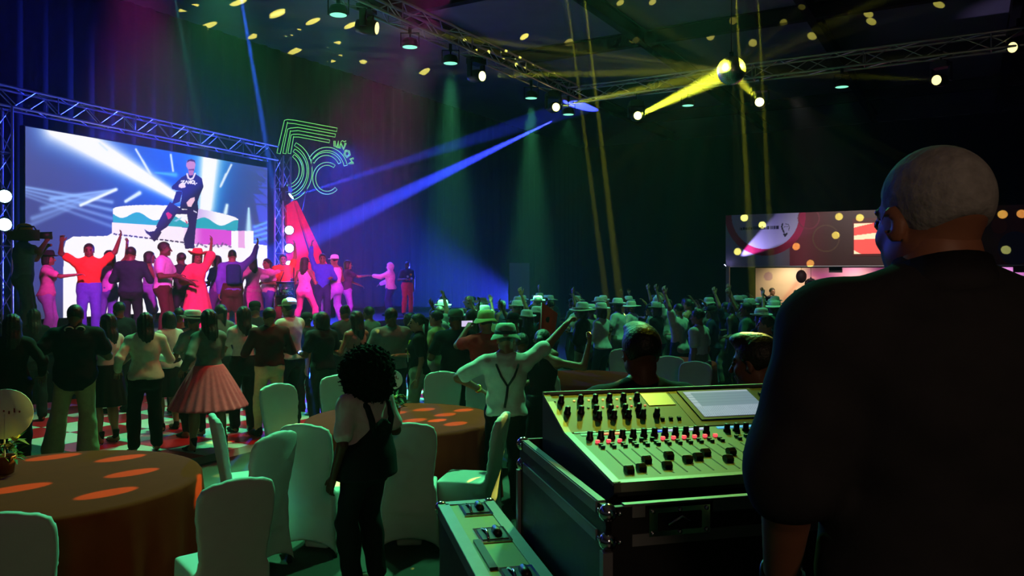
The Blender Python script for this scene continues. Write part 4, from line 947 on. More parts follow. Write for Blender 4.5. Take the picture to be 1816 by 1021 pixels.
chair('white covered chair facing left at the right of the middle table', 831, 6.35, 78)
chair('white covered chair behind the middle table, left of the flowers', 608, 8.35, -160)
chair('white covered chair behind the middle table, right of the flowers', 780, 8.65, 178)
chair('white covered chair behind the middle table at the elbow of the man in suspenders', 842, 8.45, 160)
chair('white covered chair behind the desk, left of the small red table', 990, 9.2, -40)
chair('white covered chair right of the small red table', 1086, 9.1, 60)
chair('white covered chair beyond the mixing desk, left of a pair', 1190, 10.3, 175)
chair('white covered chair beyond the mixing desk, right of a pair', 1222, 9.7, 150)
chair('white covered chair far behind the desk top edge', 1105, 11.35, 170)
# ---- round tables under rust-red cloths
CLOTHM = mat('rust_cloth', lin((150, 44, 26)), .95, noise=.12, nscale=8, bump=.1, spec=.03)
def table(lt, lc, px, d, r=.9, seed=0):
    p = gp(px, d); t = thing('round_table', lt, 'table', p, 0, 'round banquet tables')
    MB().lathe([(r - .02, .715), (r - .01, .72), (r - .01, .738), (r - .02, .742), (.01, .742)], n=48).build('tabletop', mat('ply', lin((120, 90, 60)), .6), t)
    MB().lathe([(.3, 0), (.3, .03), (.06, .08), (.05, .68), (.25, .715)], n=20).build('pedestal', DARKM, t)
    n = 160; prof = [(.004, .748), (r * .5, .748), (r - .03, .748), (r, .742), (r + .012, .725), (r + .016, .6), (r + .022, .4), (r + .03, .2), (r + .036, .012)]; V = []; F = []
    for i, (q, z) in enumerate(prof):
        am = max(0, (i - 4) / 4.) * .032
        for k in range(n):
            a = 2 * math.pi * k / n; rr = q + am * (math.sin(a * 19 + seed) + .5 * math.sin(a * 31 + 2 * seed)) * (1 if i > 4 else 0); V.append((rr * math.cos(a), rr * math.sin(a), z))
    F = [(i * n + k, i * n + (k + 1) % n, (i + 1) * n + (k + 1) % n, (i + 1) * n + k) for i in range(len(prof) - 1) for k in range(n)]
    c = MB().quads(V, F, True).build('tablecloth', CLOTHM, None, loc=p); tag(c, lc, 'tablecloth', 'rust red round tablecloths'); return p
T1 = table('round banquet table near us at left, under its cloth', 'rust red cloth on the large near table at lower left', 84, 5.15, .93, .3)
T2 = table('round banquet table in the middle, under its cloth', 'rust red cloth on the middle table behind the dungarees', 712, 7.4, .88, 1.1)
T3 = table('small round table behind the mixing desk, under its cloth', 'rust red cloth on the table between suspenders man and desk', 1040, 10.3, .8, 2.)
T4 = table('round table far behind the mixing desk, under its cloth', 'rust red cloth on the far table behind the seated heads', 1175, 12.2, .8, 2.7)
# ---- centrepieces: round card on a stick in a pot of flowers
LEAF = mat('leaf_green', lin((52, 92, 36)), .6, noise=.3); FLW = mat('flower_cream', lin((226, 208, 120)), .6); POT = mat('pot_copper', lin((150, 84, 56)), .45, .3)
def centre(label, p, cz, dr, rc, seed):
    t = thing('centrepiece', label, 'centrepiece', (p[0], p[1], .748), 0, 'table centrepieces'); rd = random.Random(seed)
    MB().lathe([(.05, 0), (.055, .005), (.07, .11), (.075, .12), (.065, .12), (.06, .1)], n=18).build('pot', POT, t)
    lb = MB(); lb.quads([(0, 0, 0), (.016, .03, .008), (0, .075, 0), (-.016, .03, .008)], [(0, 1, 2), (0, 2, 3)]); lm = lb.mesh('leaf')
    fb = MB()
    for k in range(8):
        a = k * math.pi / 4; c, s = math.cos(a), math.sin(a); c2, s2 = math.cos(a + .4), math.sin(a + .4); c3, s3 = math.cos(a - .4), math.sin(a - .4)
        fb.quads([(0, 0, 0), (c2 * .02, s2 * .02, .006), (c * .03, s * .03, .012), (c3 * .02, s3 * .02, .006)], [(0, 1, 2, 3)])
    fb.lathe([(.009, 0), (.008, .008), (.001, .01)], n=8); fm = fb.mesh('flower')
    for k in range(46):
        a = rd.uniform(0, 6.28); r_ = rd.uniform(.0, .1); z = rd.uniform(.1, .22); obj('leaf', lm, LEAF, t, loc=(r_ * math.cos(a), r_ * math.sin(a), z), rot=(rd.uniform(-.8, .9), rd.uniform(-.6, .6), a - 1.57))
    for k in range(11):
        a = rd.uniform(0, 6.28); r_ = rd.uniform(.02, .12); obj('flower', fm, FLW, t, loc=(r_ * math.cos(a), r_ * math.sin(a), rd.uniform(.17, .25)), rot=(rd.uniform(-.8, .8), rd.uniform(-.8, .8), 0))
    MB().tube([(0, 0, .02), (0, .0, cz)], .005, 6).build('stick', WH, t)
    M = Vector(dr).to_track_quat('Z', 'Y').to_matrix()
    c = MB().lathe([(rc - .002, -.004), (rc, -.002), (rc, .002), (rc - .002, .004)], (0, 0, cz), 32, M).build('round_card', mat('card_white', lin((218, 216, 214)), .6), t)
    for k in range(7):                                  # small dark red print on the card
        b = MB(); x = -.05 + .016 * k; b.box(Vector((0, 0, cz)) + M @ Vector((x * rc / .09, .012 * (k % 2) + .01, .006)), (.009, .003, .012 + .008 * (k % 3))); b.build('print', mat('print_red', lin((120, 40, 40)), .6), c)
    return t
centre('flowers with a round white card on the near left table', gp(8, 5.35), .4, (.55, -1, 0), .17, 3)
centre('flowers with a round white card on the middle table', gp(697, 7.3), .37, (.1, -1, .1), .088, 5)
# ================================================================== mixing desk
def cp(x, y, z=0.): return EX * x + EY * y + Z * z
MW, ML, YB, ZB, ZT = .95, .68, .42, .05, .14
desk = thing('mixing_desk', 'silver digital mixing desk with rows of knobs and faders', 'mixing desk', C0, YAW)
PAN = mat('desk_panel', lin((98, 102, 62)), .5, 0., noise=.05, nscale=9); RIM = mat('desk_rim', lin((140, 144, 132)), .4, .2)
prof = [(0, -.0), (0, -.03), (.1, -.09), (ML - .03, -.09), (ML, -.05), (ML, ZT - .02), (ML - .012, ZT), (YB, ZB)]
MB().prism([(.012, y, z - .004) for y, z in prof], (MW - .024, 0, 0)).build('chassis', BLACK, desk)
for x in (0, MW - .02): MB().prism([(x, y - .004, z + .004) for y, z in prof], (.02, 0, 0)).build('side_cheek', BLACK, desk)
def lowp(y): return ZB * y / YB
def upp(y): return ZB + (ZT - ZB) * (y - YB) / (ML - .012 - YB)
def plate(name, x0, x1, y0, y1, fz, m, th=.004, up=.002, parent=None):
    b = MB(); P = [(x0, y0, fz(y0) + up), (x1, y0, fz(y0) + up), (x1, y1, fz(y1) + up), (x0, y1, fz(y1) + up)]; b.hexa([Vector(p) - Z * th for p in P] + [Vector(p) for p in P]); return b.build(name, m, parent or desk)
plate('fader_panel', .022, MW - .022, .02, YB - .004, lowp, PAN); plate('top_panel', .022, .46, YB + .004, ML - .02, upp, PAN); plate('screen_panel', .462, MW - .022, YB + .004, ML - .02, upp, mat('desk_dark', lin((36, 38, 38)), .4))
MB().hexa([Vector(p) for p in ((0, -.004, -.022), (MW, -.004, -.022), (MW, .018, -.018), (0, .018, -.018), (0, -.004, .004), (MW, -.004, .004), (MW, .018, .006), (0, .018, .006))]).build('front_rim', RIM, desk)
MB().prism([(.02, y, z + .006) for y, z in ((.0, 0), (YB, ZB), (YB, ZB - .008), (0, -.01))], (-.022, 0, 0)).build('side_rim', RIM, desk); MB().prism([(.02, y, z + .006) for y, z in ((YB, ZB), (ML - .01, ZT), (ML - .01, ZT - .008), (YB, ZB - .008))], (-.022, 0, 0)).build('side_rim', RIM, desk)
MB().box((MW / 2, ML - .012, ZT + .003), (MW, .016, .01)).build('back_rim', RIM, desk)
plate('light_strip', .03, .46, YB - .006, YB + .003, lowp, RIM, up=.004)
KB = mat('knob_black', (.012, .012, .012), .4)
kb = MB(); kb.lathe([(.012, 0), (.012, .006), (.0095, .008), (.009, .024), (.008, .026), (.001, .026)], n=14); KNOB = kb.mesh('knob')
kb = MB(); kb.box((0, 0, .0045), (.012, .009, .009)); BTN = kb.mesh('button')
kb = MB(); kb.prism([(-.011, -.014, 0), (-.011, -.014, .010), (-.011, -.004, .016), (-.011, .004, .016), (-.011, .014, .010), (-.011, .014, 0)], (.022, 0, 0)); kb.box((0, 0, .0165), (.022, .002, .002)); CAPM = kb.mesh('fader_cap')
tl_ = math.atan2(ZB, YB); tu = math.atan2(ZT - ZB, ML - YB)
BRED = glow('button_red', (1., .08, .1), 1.2); BTEAL = mat('button_teal', lin((50, 96, 96)), .5); BGRN = glow('scribble_green', (.15, .8, .25), .55); BORA = glow('scribble_red', (1., .2, .1), .7); BBLU = glow('scribble_blue', (.05, .08, 1.), .9); BLAV = glow('scribble_lilac', (.6, .55, 1.), .7); SKY = glow('scribble_sky', (.1, .5, .95), .75); WRM = glow('led_warm', (1., .6, .12), 1.2)
scol = [BGRN, BGRN, BORA, BORA, BGRN, BGRN, BGRN, BBLU, BLAV, BGRN, BLAV, BLAV]
for k in range(12):
    x = .06 + .0362 * k; y = .355
    obj('knob', KNOB, KB, desk, loc=(x, y, lowp(y) + .002), rot=(tl_, 0, 0))
    plate('scribble_strip', x - .016, x + .014, .388, .402, lowp, scol[k], up=.005)
    obj('button', BTN, BRED if k in (0, 1, 2, 6, 7, 8, 9, 10, 11) else BTEAL, desk, loc=(x + .012, .318, lowp(.318) + .002), rot=(tl_, 0, 0))
    for yy in (.29, .272): obj('button', BTN, BTEAL, desk, loc=(x + .012, yy, lowp(yy) + .001), rot=(tl_, 0, 0))
for k in range(8):
    x = .535 + .034 * k; obj('knob', KNOB, KB, desk, loc=(x, .36, lowp(.36) + .002), rot=(tl_, 0, 0)); plate('scribble_strip', x - .015, x + .015, .39, .404, lowp, SKY, up=.005)
    for yy in (.3, .28): obj('button', BTN, BTEAL, desk, loc=(x, yy, lowp(yy) + .001), rot=(tl_, 0, 0))
rd = random.Random(5); fpos = [.075, .085, .14, .09, .165, .125, .14, .17, .11, .165, .135, .15, .16, .12, .17, .18, .13, .16, .14, .1, .15]
SLOT = mat('fader_slot', (.008, .008, .008), .6)
for k in range(21):
    x = .075 + .0405 * k; plate('fader_slot', x - .002, x + .002, .045, .25, lowp, SLOT, up=.003); obj('fader_cap', CAPM, KB, desk, loc=(x, fpos[k], lowp(fpos[k]) + .003), rot=(tl_, 0, 0))
for k in range(6):
    x = [.045, .115, .168, .22, .272, .322][k]; y = .605; obj('knob', KNOB, KB, desk, loc=(x, y, upp(y) + .002), rot=(tu, 0, 0)); obj('knob', KNOB, KB, desk, loc=(x + (.0 if k == 0 else -.022), .535, upp(.535) + .002), rot=(tu, 0, 0)); obj('knob', KNOB, KB, desk, loc=(x + .028, .5, upp(.5) + .002), rot=(tu, 0, 0)) if k else None
    obj('button', BTN, WRM if k else BTEAL, desk, loc=(x - .02, y + .008, upp(y + .008) + .001), rot=(tu, 0, 0)).scale = (.6, .6, .4)
    obj('button', BTN, BORA if k > 1 else BTEAL, desk, loc=(x + .014, .565, upp(.565) + .001), rot=(tu, 0, 0)).scale = (.6, .6, .4)
for k in range(3): obj('button', BTN, SLOT, desk, loc=(.36 + .03 * k, .475, upp(.475)), rot=(tu, 0, 0))
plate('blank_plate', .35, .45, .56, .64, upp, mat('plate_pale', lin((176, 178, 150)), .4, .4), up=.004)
dsp = plate('display_bezel', .495, .785, .455, .645, upp, BLACK, up=.006)
def disp_fn(U, V, P):
    C = np.zeros(U.shape + (3,)); C[:] = (168, 182, 214); paint(C, V > .4, (122, 140, 176)); paint(C, (V < .4) & (np.sin(U * 190) * np.sin(V * 120) > .55), (128, 142, 178)); paint(C, (V > .94) | (U < .1) & (V > .4), (180, 190, 220)); paint(C, (V > .5) & (V < .9) & (np.sin(V * 60) > .9), (108, 124, 160)); return C
raster('display', Vector((.512, .468, upp(.468) + .0075)), Vector((.255, 0, 0)), Vector((0, .165, upp(.633) - upp(.468))), 90, 60, disp_fn, vcmat('display_picture', .62), desk)
for i in range(4):
    for j in range(4): obj('button', BTN, BTEAL, desk, loc=(.805 + .032 * i, .47 + .045 * j, upp(.47 + .045 * j) + .001), rot=(tu, 0, 0))
# ---- flight-case tray that holds the desk
tray = thing('flight_case_tray', 'black flight case tray with metal edges under the mixing desk', 'flight case', C0 - Z * .13, YAW)
PLY = mat('case_black', lin((20, 20, 22)), .5, noise=.2, nscale=14, bump=.1); EDGE = mat('case_edge', lin((128, 130, 134)), .42, .35, noise=.12, nscale=20)
TX0, TX1, TY0, TY1, TZ = -.06, 1.01, -.1, .76, .10
for (x0, x1, y0, y1, nm) in ((TX0, TX1, TY0, TY0 + .016, 'front_wall'), (TX0, TX1, TY1 - .016, TY1, 'back_wall'), (TX0, TX0 + .016, TY0, TY1, 'side_wall'), (TX1 - .016, TX1, TY0, TY1, 'side_wall')):
    MB().box(((x0 + x1) / 2, (y0 + y1) / 2, TZ / 2), (x1 - x0, y1 - y0, TZ)).build(nm, PLY, tray)
MB().box(((TX0 + TX1) / 2, (TY0 + TY1) / 2, .006), (TX1 - TX0 - .03, TY1 - TY0 - .03, .012)).build('base_board', PLY, tray)
MB().box(((TX0 + TX1) / 2, (TY0 + TY1) / 2, .02), (TX1 - TX0 - .07, TY1 - TY0 - .07, .02)).build('foam', mat('foam', (.01, .01, .01), .95), tray)
LX = .235
for z in (.013, TZ - .014):
    for (x0, x1) in ((TX0 + .07, .045), (LX, TX1 - .06)) if z > .05 else ((TX0 + .07, TX1 - .06),): MB().box(((x0 + x1) / 2, TY0 - .002, z), (x1 - x0, .006, .03)).build('edge_extrusion', EDGE, tray)
    for x in (TX0 - .002, TX1 + .002): MB().box((x, (TY0 + TY1) / 2, z), (.006, TY1 - TY0 - .12, .03)).build('edge_extrusion', EDGE, tray)
for x in (TX0, TX1): MB().box((x + (.008 if x < 0 else -.008), (TY0 + TY1) / 2, TZ + .002), (.02, TY1 - TY0 - .1, .006)).build('rim_extrusion', EDGE, tray)
MB().box(((TX0 + TX1) / 2, TY0 + .008, TZ + .002), (TX1 - TX0 - .1, .02, .006)).build('rim_extrusion', EDGE, tray)
for (x, sx) in ((TX0, 1), (TX1, -1)):
    for (y, sy) in ((TY0, 1), (TY1, -1)):
        for z in (0, TZ):
            c = MB().lathe([(math.sin(math.pi * i / 10) * .024 + 1e-4, -math.cos(math.pi * i / 10) * .024) for i in range(11)], (x + sx * .01, y + sy * .01, .012 if z == 0 else TZ - .016), 16).build('ball_corner', CHROME, tray)
            for (dx, dy) in ((.035, 0), (0, .035)): MB().lathe([(.007, 0), (.006, .004), (.001, .005)], (x + sx * (dx + .002) - (sx * .006 if dx == 0 else 0), y + sy * (dy + .002) - (sy * .006 if dy == 0 else 0), .012 if z == 0 else TZ - .016), 8, Matrix.Rotation(R(90 if dy == 0 else 0), 3, 'X') if dy == 0 else Matrix.Rotation(R(-90 * sx), 3, 'Y')).build('rivet', CHROME, c)
lt = MB().box((.14, TY0 - .004, TZ * .56), (.17, .008, .072)).build('latch_dish', CHROME, tray)
MB().box((.14, TY0 - .009, TZ * .56), (.12, .004, .044)).build('latch_recess', DARKM, lt); MB().tube([(.105, TY0 - .014, .05), (.14, TY0 - .02, .07), (.175, TY0 - .014, .05)], .004, 6).build('latch_wing', CHROME, lt)
for k in range(6): MB().lathe([(.006, 0), (.005, .004), (.001, .005)], (.065 + .075 * (k % 3), TY0 - .008, .028 + .056 * (k // 3)), 8, Matrix.Rotation(R(90), 3, 'X')).build('rivet', CHROME, lt)
# ---- big black case that carries the tray, and the lower case beside it
big = thing('road_case', 'large black road case standing under the mixing desk tray', 'flight case', Vector((C0.x, C0.y, RZ)), YAW); BH = C0.z - .13 - RZ
MB().box((.475, .33, BH / 2 + .05), (1.07, .86, BH - .1)).build('body', PLY, big)
MB().box((.475, .33, BH * .7), (1.076, .866, .03)).build('lid_seam', DARKM, big)
for sx in (-.03, .98):
    for sy in (-.07, .73): MB().tube([(sx, sy - .015, .05), (sx, sy + .015, .05)], .05, 16).build('caster', BLACK, big); MB().box((sx, sy, .085), (.08, .08, .03)).build('caster_plate', CHROME, big)
for sx in (-.058, 1.008):
    for sy in (-.098, .758): MB().box((sx, sy, BH / 2 + .05), (.026, .026, BH - .12)).build('corner_edge', EDGE, big)
LC = Vector((-.29, 3.085, 0)); low = thing('flight_case', 'lower flight case with green lit lid at the bottom centre', 'flight case', LC + Z * RZ, YAW); LH = 1.2 - RZ
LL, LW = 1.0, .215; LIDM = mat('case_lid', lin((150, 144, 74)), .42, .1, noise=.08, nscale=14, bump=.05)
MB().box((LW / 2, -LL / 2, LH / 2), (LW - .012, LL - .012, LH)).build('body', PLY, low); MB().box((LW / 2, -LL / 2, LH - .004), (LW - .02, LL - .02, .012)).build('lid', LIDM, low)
for x in (.0, LW): MB().box((x + (.018 if x == 0 else -.018), -LL / 2, LH + .002), (.042, LL - .05, .008)).build('edge_extrusion', EDGE, low); MB().box((x, -LL / 2, LH - .016), (.008, LL - .05, .04)).build('edge_extrusion', EDGE, low)
for y in (0, -LL): MB().box((LW / 2, y + (-.018 if y == 0 else .018), LH + .002), (LW - .05, .042, .008)).build('edge_extrusion', EDGE, low); MB().box((LW / 2, y, LH - .016), (LW - .05, .008, .04)).build('edge_extrusion', EDGE, low)
for x in (.012, LW - .012):
    for y in (-.012, -LL + .012): MB().lathe([(math.sin(math.pi * i / 10) * .026 + 1e-4, -math.cos(math.pi * i / 10) * .026) for i in range(11)], (x, y, LH - .012), 16).build('ball_corner', CHROME, low)
for k, y in enumerate((-.12, -.42, -.8)):
    dsh = MB().box((.125, y, LH + .004), (.11, .15, .006)).build('latch_dish', CHROME, low); MB().box((.125, y, LH + .008), (.09, .11, .004)).build('latch_recess', DARKM, dsh)
    MB().tube([(.1, y - .05, LH + .012), (.105, y, LH + .022), (.1, y + .05, LH + .012)], .005, 6).build('latch_wing', CHROME, dsh); MB().tube([(.14, y - .03, LH + .016), (.14, y + .03, LH + .016)], .014, 8).build('latch_grip', BLACK, dsh)
b = MB(); b.box((.06, -.6, LH + .006), (.025, .26, .01)); b.build('label_slot', DARKM, low)
# ================================================================== PEOPLE
ST_ = R(60)                                          # heading towards the stage
W_ = (226, 226, 222); K_ = (16, 16, 20); NV = (22, 28, 48); RED_ = (170, 24, 34)
FP = dict(h=.011)
# ---- the sound engineer in the foreground
eng, ei = human('grey haired man in a black shirt standing at the mixing desk', (.775, 1.43, RZ), R(2), 1.86, 'm', arms=((.03, .15, -.47, (-.45, -.7, 0)), 'down'), head=(R(11), R(-2)), neck_r=1.28, head_dz=-.022, top=('shirt', (44, 44, 47)), bottom=('pants', (18, 18, 22)), hr=('crop', HAIRG), sk=0, h=.010, fine=True, sleeve_off=.036, cuff=.86, wide=1.05, feet=((-.12, 0), (.12, .02)))
f = Field((-.14, -.16, -.16), (.14, .17, .12), .0065); f.ell((0, .026, -.044), (.06, .066, .078)); f.ell((0, .07, -.098), (.03, .026, .023), k=.02); f.all(lambda X, Y, Z_: (Z_ + .03) + .35 * (-Y) * 0 + 0 * X); f.all(lambda X, Y, Z_: -(Y - .015) + 0 * X * Z_)
obj('beard', f.mesh('beard'), mat('white_beard', lin((150, 144, 138)), .8, noise=.3, nscale=60, bump=.3), eng, mw=ei['Hm'])
sh, el, wr = ei['J']['arm', 0]; ax = (wr - el).normalized(); M = ax.to_track_quat('Z', 'Y').to_matrix()
MB().lathe([(.037, -.012), (.041, -.01), (.041, .01), (.037, .012)], wr - ax * .02, 20, M).build('watch_strap', DARKM, eng); MB().lathe([(.02, 0), (.02, .008), (.017, .01)], wr - ax * .02 + M @ Vector((-.04, 0, 0)), 16, Matrix.Rotation(R(-90), 3, 'Y')).build('watch_case', CHROME, eng)
# shirt collar
nk = ei['neck']; b = MB(); pts = []
for k in range(23):
    a = R(105 + 330 * k / 22 + 0); pts.append(a)
V = []; F = []
for a in pts:
    c, s = math.cos(a), math.sin(a); V += [nk + Vector((.094 * c, .094 * s - .004, -.04)), nk + Vector((.087 * c, .088 * s + .006, .04 - .03 * s)), nk + Vector((.106 * c, .104 * s + .0, -.025 - .012 * s))]
for k in range(len(pts) - 1): F += [(3 * k, 3 * k + 3, 3 * k + 4, 3 * k + 1), (3 * k + 1, 3 * k + 4, 3 * k + 5, 3 * k + 2)]
co = MB().quads(V, F, True).build('collar', cloth((44, 44, 47)), eng); sm = co.modifiers.new('thick', 'SOLIDIFY'); sm.thickness = .006; sm.offset = 0
# ---- near people
human('dark haired man seen from behind right beyond the mixing desk', gp(1139, 3.75), R(12), 1.86, 'm', top=('tee', (24, 40, 52)), bottom=('pants', K_), hr=('quiff', None), sk=1, wide=1.15, **FP)
human('short haired man with lit crown behind the desk screen, looking left', gp(1347, 3.65), R(35), 1.82, 'm', top=('tee', (28, 24, 26)), bottom=('pants', K_), hr=('quiff', None), sk=1, head=(R(15), R(-6)), **FP)
r_, i_ = human('woman with a large black afro in dungarees and white t-shirt', gp(648, 5.25), R(58), 1.56, 'f', arms=((.1, .03, -.5), (.02, .2, -.3)), top=('tee', (214, 206, 206)), bottom=('pants', (26, 34, 38)), hr=('afro', AFRO), sk=2, wide=1.3, cuff=.75, **FP)
S = i_['S']; DEN = cloth((26, 34, 38)); pel = i_['pel']
f = Field((-.35, -.35, .6), (.35, .35, 1.45), .012)
tz = [(-.1, .2), (.1, .185), (.26, .165), (.36, .13), (.4, .1)]
def bib(X, Y, Z_):
    lz = Z_ - pel.z; w_ = np.interp(lz, [-.1, .06, .14, .2, .34], [.245, .232, .206, .19, .235]); d_ = np.interp(lz, [-.1, .06, .14, .2, .34], [.19, .18, .165, .16, .195]); q = np.sqrt((X / w_) ** 2 + (Y / d_) ** 2)
    lim = np.interp(np.abs(X) + 0 * Y, [0, .07, .14, .2], [.31, .27, .17, .13]); return np.maximum((q - 1) * .16, np.maximum(lz - lim, -.08 - lz))
f.put(bib, (-.26, -.26, .7), (.26, .26, 1.3), pad=.05); obj('dungaree_bib', f.mesh('dungaree_bib'), DEN, r_)
for s_ in (-1, 1):
    P = [S(s_ * .075, .22, -.155), S(s_ * .105, .34, -.158), S(s_ * .115, .43, -.125), S(s_ * .105, .485, -.02), S(s_ * .1, .44, .1), S(s_ * .085, .33, .165), S(s_ * .06, .26, .17)]
    MB().tube(P, .021, 8).build('strap', DEN, r_)
# man with suspenders
sr, si = human('man in white shirt, black suspenders and patterned hat, arm raised', gp(897, 6.95), R(8), 1.64, 'm', arms=((.06, .10, -.25, (-1, -.15, -.25)), (.43, .12, .36, (.4, 0, -1))), top=('tee', (216, 214, 210)), bottom=('pants', K_), hr=('crop', HAIRD), ht=('bucket', (150, 172, 150), (54, 70, 84)), sk=0, wide=1.06, cuff=.78, hands=('relax', 'grip'), h=.012)
S = si['S']
for s_ in (-1, 1): MB().tube([S(s_ * .10, .49, .0), S(s_ * .1, .44, -.115), S(s_ * .06, .34, -.146), S(0, .25, -.14)], .010, 6).build('suspender', BLACK, sr)
MB().tube([S(0, .26, -.14), S(-.01, .16, -.136), S(-.03, .06, -.142)], .011, 6).build('suspender', BLACK, sr)
wr = si['J']['arm', 0][2]; MB().lathe([(.034, -.014), (.038, -.012), (.038, .012), (.034, .014)], wr, 16, (si['J']['arm', 0][2] - si['J']['arm', 0][1]).to_track_quat('Z', 'Y').to_matrix()).build('watch', mat('gold', lin((220, 190, 80)), .25, .9), sr)
human('woman in black dancing behind the suspenders man, arm up', gp(962, 7.5), R(-20), 1.57, 'f', arms=('bent', (.32, .1, .2, (.6, 0, -1))), top=('tank', K_), bottom=('skirt', K_), hr=('tail', None), sk=0, hands=('relax', 'grip'), h=.014)
# red flag on a stick, held up beyond the suspenders man
r_, i_ = human('person hidden behind the patterned hat holding up the red flag', gp(926, 8.5), R(10), 1.46, 'f', arms=('bent', (.12, .1, .2)), top=('tee', (40, 46, 44)), bottom=('pants', K_), hr=('short', None), hands=('relax', 'grip'), h=.017)
t = thing('flag', 'small red flag with a dark emblem raised beyond the hat', 'flag', gp(926, 8.5) + Matrix.Rotation(R(10), 3, 'Z') @ (i_['J']['arm', 1][2] + Vector((.0, .05, -.02))))
MB().tube([(0, 0, 0), (.01, 0, .46)], .006, 6).build('stick', WH, t)
V = []; F = []
for i in range(9):
    for j in range(7): u, v = i / 8, j / 6; V.append((.02 + u * .17 - v * .05, .02 * math.sin(u * 7),   .46 - v * .34 - u * .12 + .0))
F = [(i * 7 + j, i * 7 + j + 1, (i + 1) * 7 + j + 1, (i + 1) * 7 + j) for i in range(8) for j in range(6)]
c = MB().quads(V, F, True).build('flag_cloth', cloth((214, 58, 44)), t); MB().lathe([(.03, -.012), (.035, 0), (.03, .012)], (.09, .0, .27), 10, Matrix.Rotation(R(90), 3, 'X')).build('emblem', cloth((30, 34, 24)), c)
# ---- dancers on the dance floor and just behind, seen from behind
D = lambda px, d, z=DZ: gp(px, d, z)
MID = dict(h=.015)
human('woman with long dark hair in black at the left edge of the dance floor', D(22, 8.3), ST_ * .5, 1.62, 'f', arms=('bent', 'hip'), top=('long', K_), bottom=('pants', K_), hr=('long', None), sk=1, **MID)
r_, i_ = human('man in black shirt and pale trousers with sunglasses on his collar', D(128, 8.7), R(25), 1.7, 'm', arms=('hip', 'bent'), top=('shirt', (14, 16, 26)), bottom=('wide', (196, 176, 132)), hr=('short', None), sk=1, wide=1.2, feet=((-.2, .05), (.16, -.08)), hips=(.03, 0), sleeve_off=.03, shirt_len=-.16, **MID)
for s_ in (-1, 1):
    c = i_['neck'] + Vector((s_ * .055, -.085, -.0)); MB().tube([c + Vector((.042 * math.cos(a * .4), -.004, .028 * math.sin(a * .4))) for a in range(16)], .007, 6, closed=True).build('sunglasses_rim', mat('glasses_rim', lin((210, 225, 190)), .3), r_); MB().lathe([(.038, -.003), (.038, .003)], c, 16, Matrix.Rotation(R(90), 3, 'X'), sy=.68).build('sunglasses_lens', mat('glasses_dark', (.01, .012, .015), .08), r_)
human('woman in white cropped top and short black skirt on the dance floor', D(192, 9.5), R(70), 1.56, 'f', arms=('bent', 'hip'), top=('crop', (206, 200, 190)), bottom=('skirt', K_), hr=('long', None), sk=0, heel=True, **MID)
human('woman in pale blouse and black trousers with long straight hair', D(258, 9.0), R(35), 1.6, 'f', arms=('hip', 'bent'), top=('long', (220, 214, 190)), bottom=('pants', (14, 18, 26)), hr=('long', None), sk=0, wide=1.12, heel=True, feet=((-.13, .0), (.14, .05)), **MID)
human('girl behind the pale blouse woman in white top and skirt', D(300, 10.3), R(60), 1.55, 'f', arms=('chest', 'bent'), top=('tee', (206, 206, 196)), bottom=('skirt', (30, 28, 34)), hr=('bob', None), sk=0, **MID)
human('girl in pink tutu skirt, dark tights and high heels dancing', D(370, 9.1), R(48), 1.63, 'f', arms=('hip', 'fwdlow'), top=('long', (104, 108, 104)), bottom=('tutu', (238, 88, 112)), hr=('long', None), sk=0, heel=True, feet=((-.16, .08), (.18, -.05)), **MID)
human('person in black tights behind the tutu girl', D(345, 9.9), R(52), 1.55, 'f', arms=('bent', 'bent'), top=('tee', (110, 128, 116)), bottom=('tight', K_), hr=('short', None), sk=1, ht=('fedora', (196, 200, 196), K_), heel=True, **MID)
human('woman in white open-back top with long black ponytail', D(432, 10.2), R(40), 1.62, 'f', arms=('bent', 'hip'), top=('crop', (222, 220, 212)), bottom=('pants', (20, 20, 24)), hr=('long', None), sk=0, **MID)
human('person in maroon top and tight cream trousers', D(478, 9.9), R(35), 1.62, 'm', arms=('bent', 'bent'), top=('long', (64, 14, 26)), bottom=('tight', (214, 204, 158)), hr=('short', None), sk=0, wide=1.1, feet=((-.12, .1), (.14, -.06)), shirt_len=.02, **MID)
human('man in white t-shirt and pale cap at the edge of the dance floor', D(514, 10.6), R(62), 1.7, 'm', arms=('bent', 'fwdlow'), top=('tee', (206, 208, 196)), bottom=('pants', (18, 18, 20)), hr=('short', None), ht=('cap', (200, 200, 160)), sk=0, **MID)
human('dark dressed person left of the woman in salmon', gp(572, 10.4), R(55), 1.6, 'm', arms=('bent', 'bent'), top=('tee', (18, 20, 26)), bottom=('pants', (60, 66, 60)), hr=('bob', None), sk=1, **MID)
human('woman in salmon skirt with long hair right of centre dance floor', gp(632, 10.6), R(50), 1.6, 'f', arms=('bent', 'chest'), top=('tank', (170, 120, 110)), bottom=('long', (226, 96, 80)), hr=('long', None), sk=0, **MID)
human('broad man in grey t-shirt standing left of centre', gp(694, 10.2), R(35), 1.66, 'm', arms=('bent', 'bent'), top=('tee', (116, 124, 122)), bottom=('pants', (24, 26, 26)), hr=('short', None), sk=1, wide=1.2, **MID)
r_, i_ = human('young woman in black t-shirt with lanyard and pale trousers', gp(742, 9.9), R(98), 1.6, 'f', arms=('down', 'bent'), top=('tee', (18, 18, 20)), bottom=('pants', (150, 150, 130)), hr=('tail', None), sk=3, **MID)
S = i_['S']; MB().tube([S(-.05, .5, .0), S(-.055, .42, .12), S(-.02, .26, .142), S(.0, .22, .135), S(.02, .26, .142), S(.055, .42, .12), S(.05, .5, 0)], .007, 6).build('lanyard', cloth((214, 214, 40)), r_); MB().box(S(0, .19, .14), (.07, .008, .09)).build('badge', cloth((220, 220, 220)), r_)
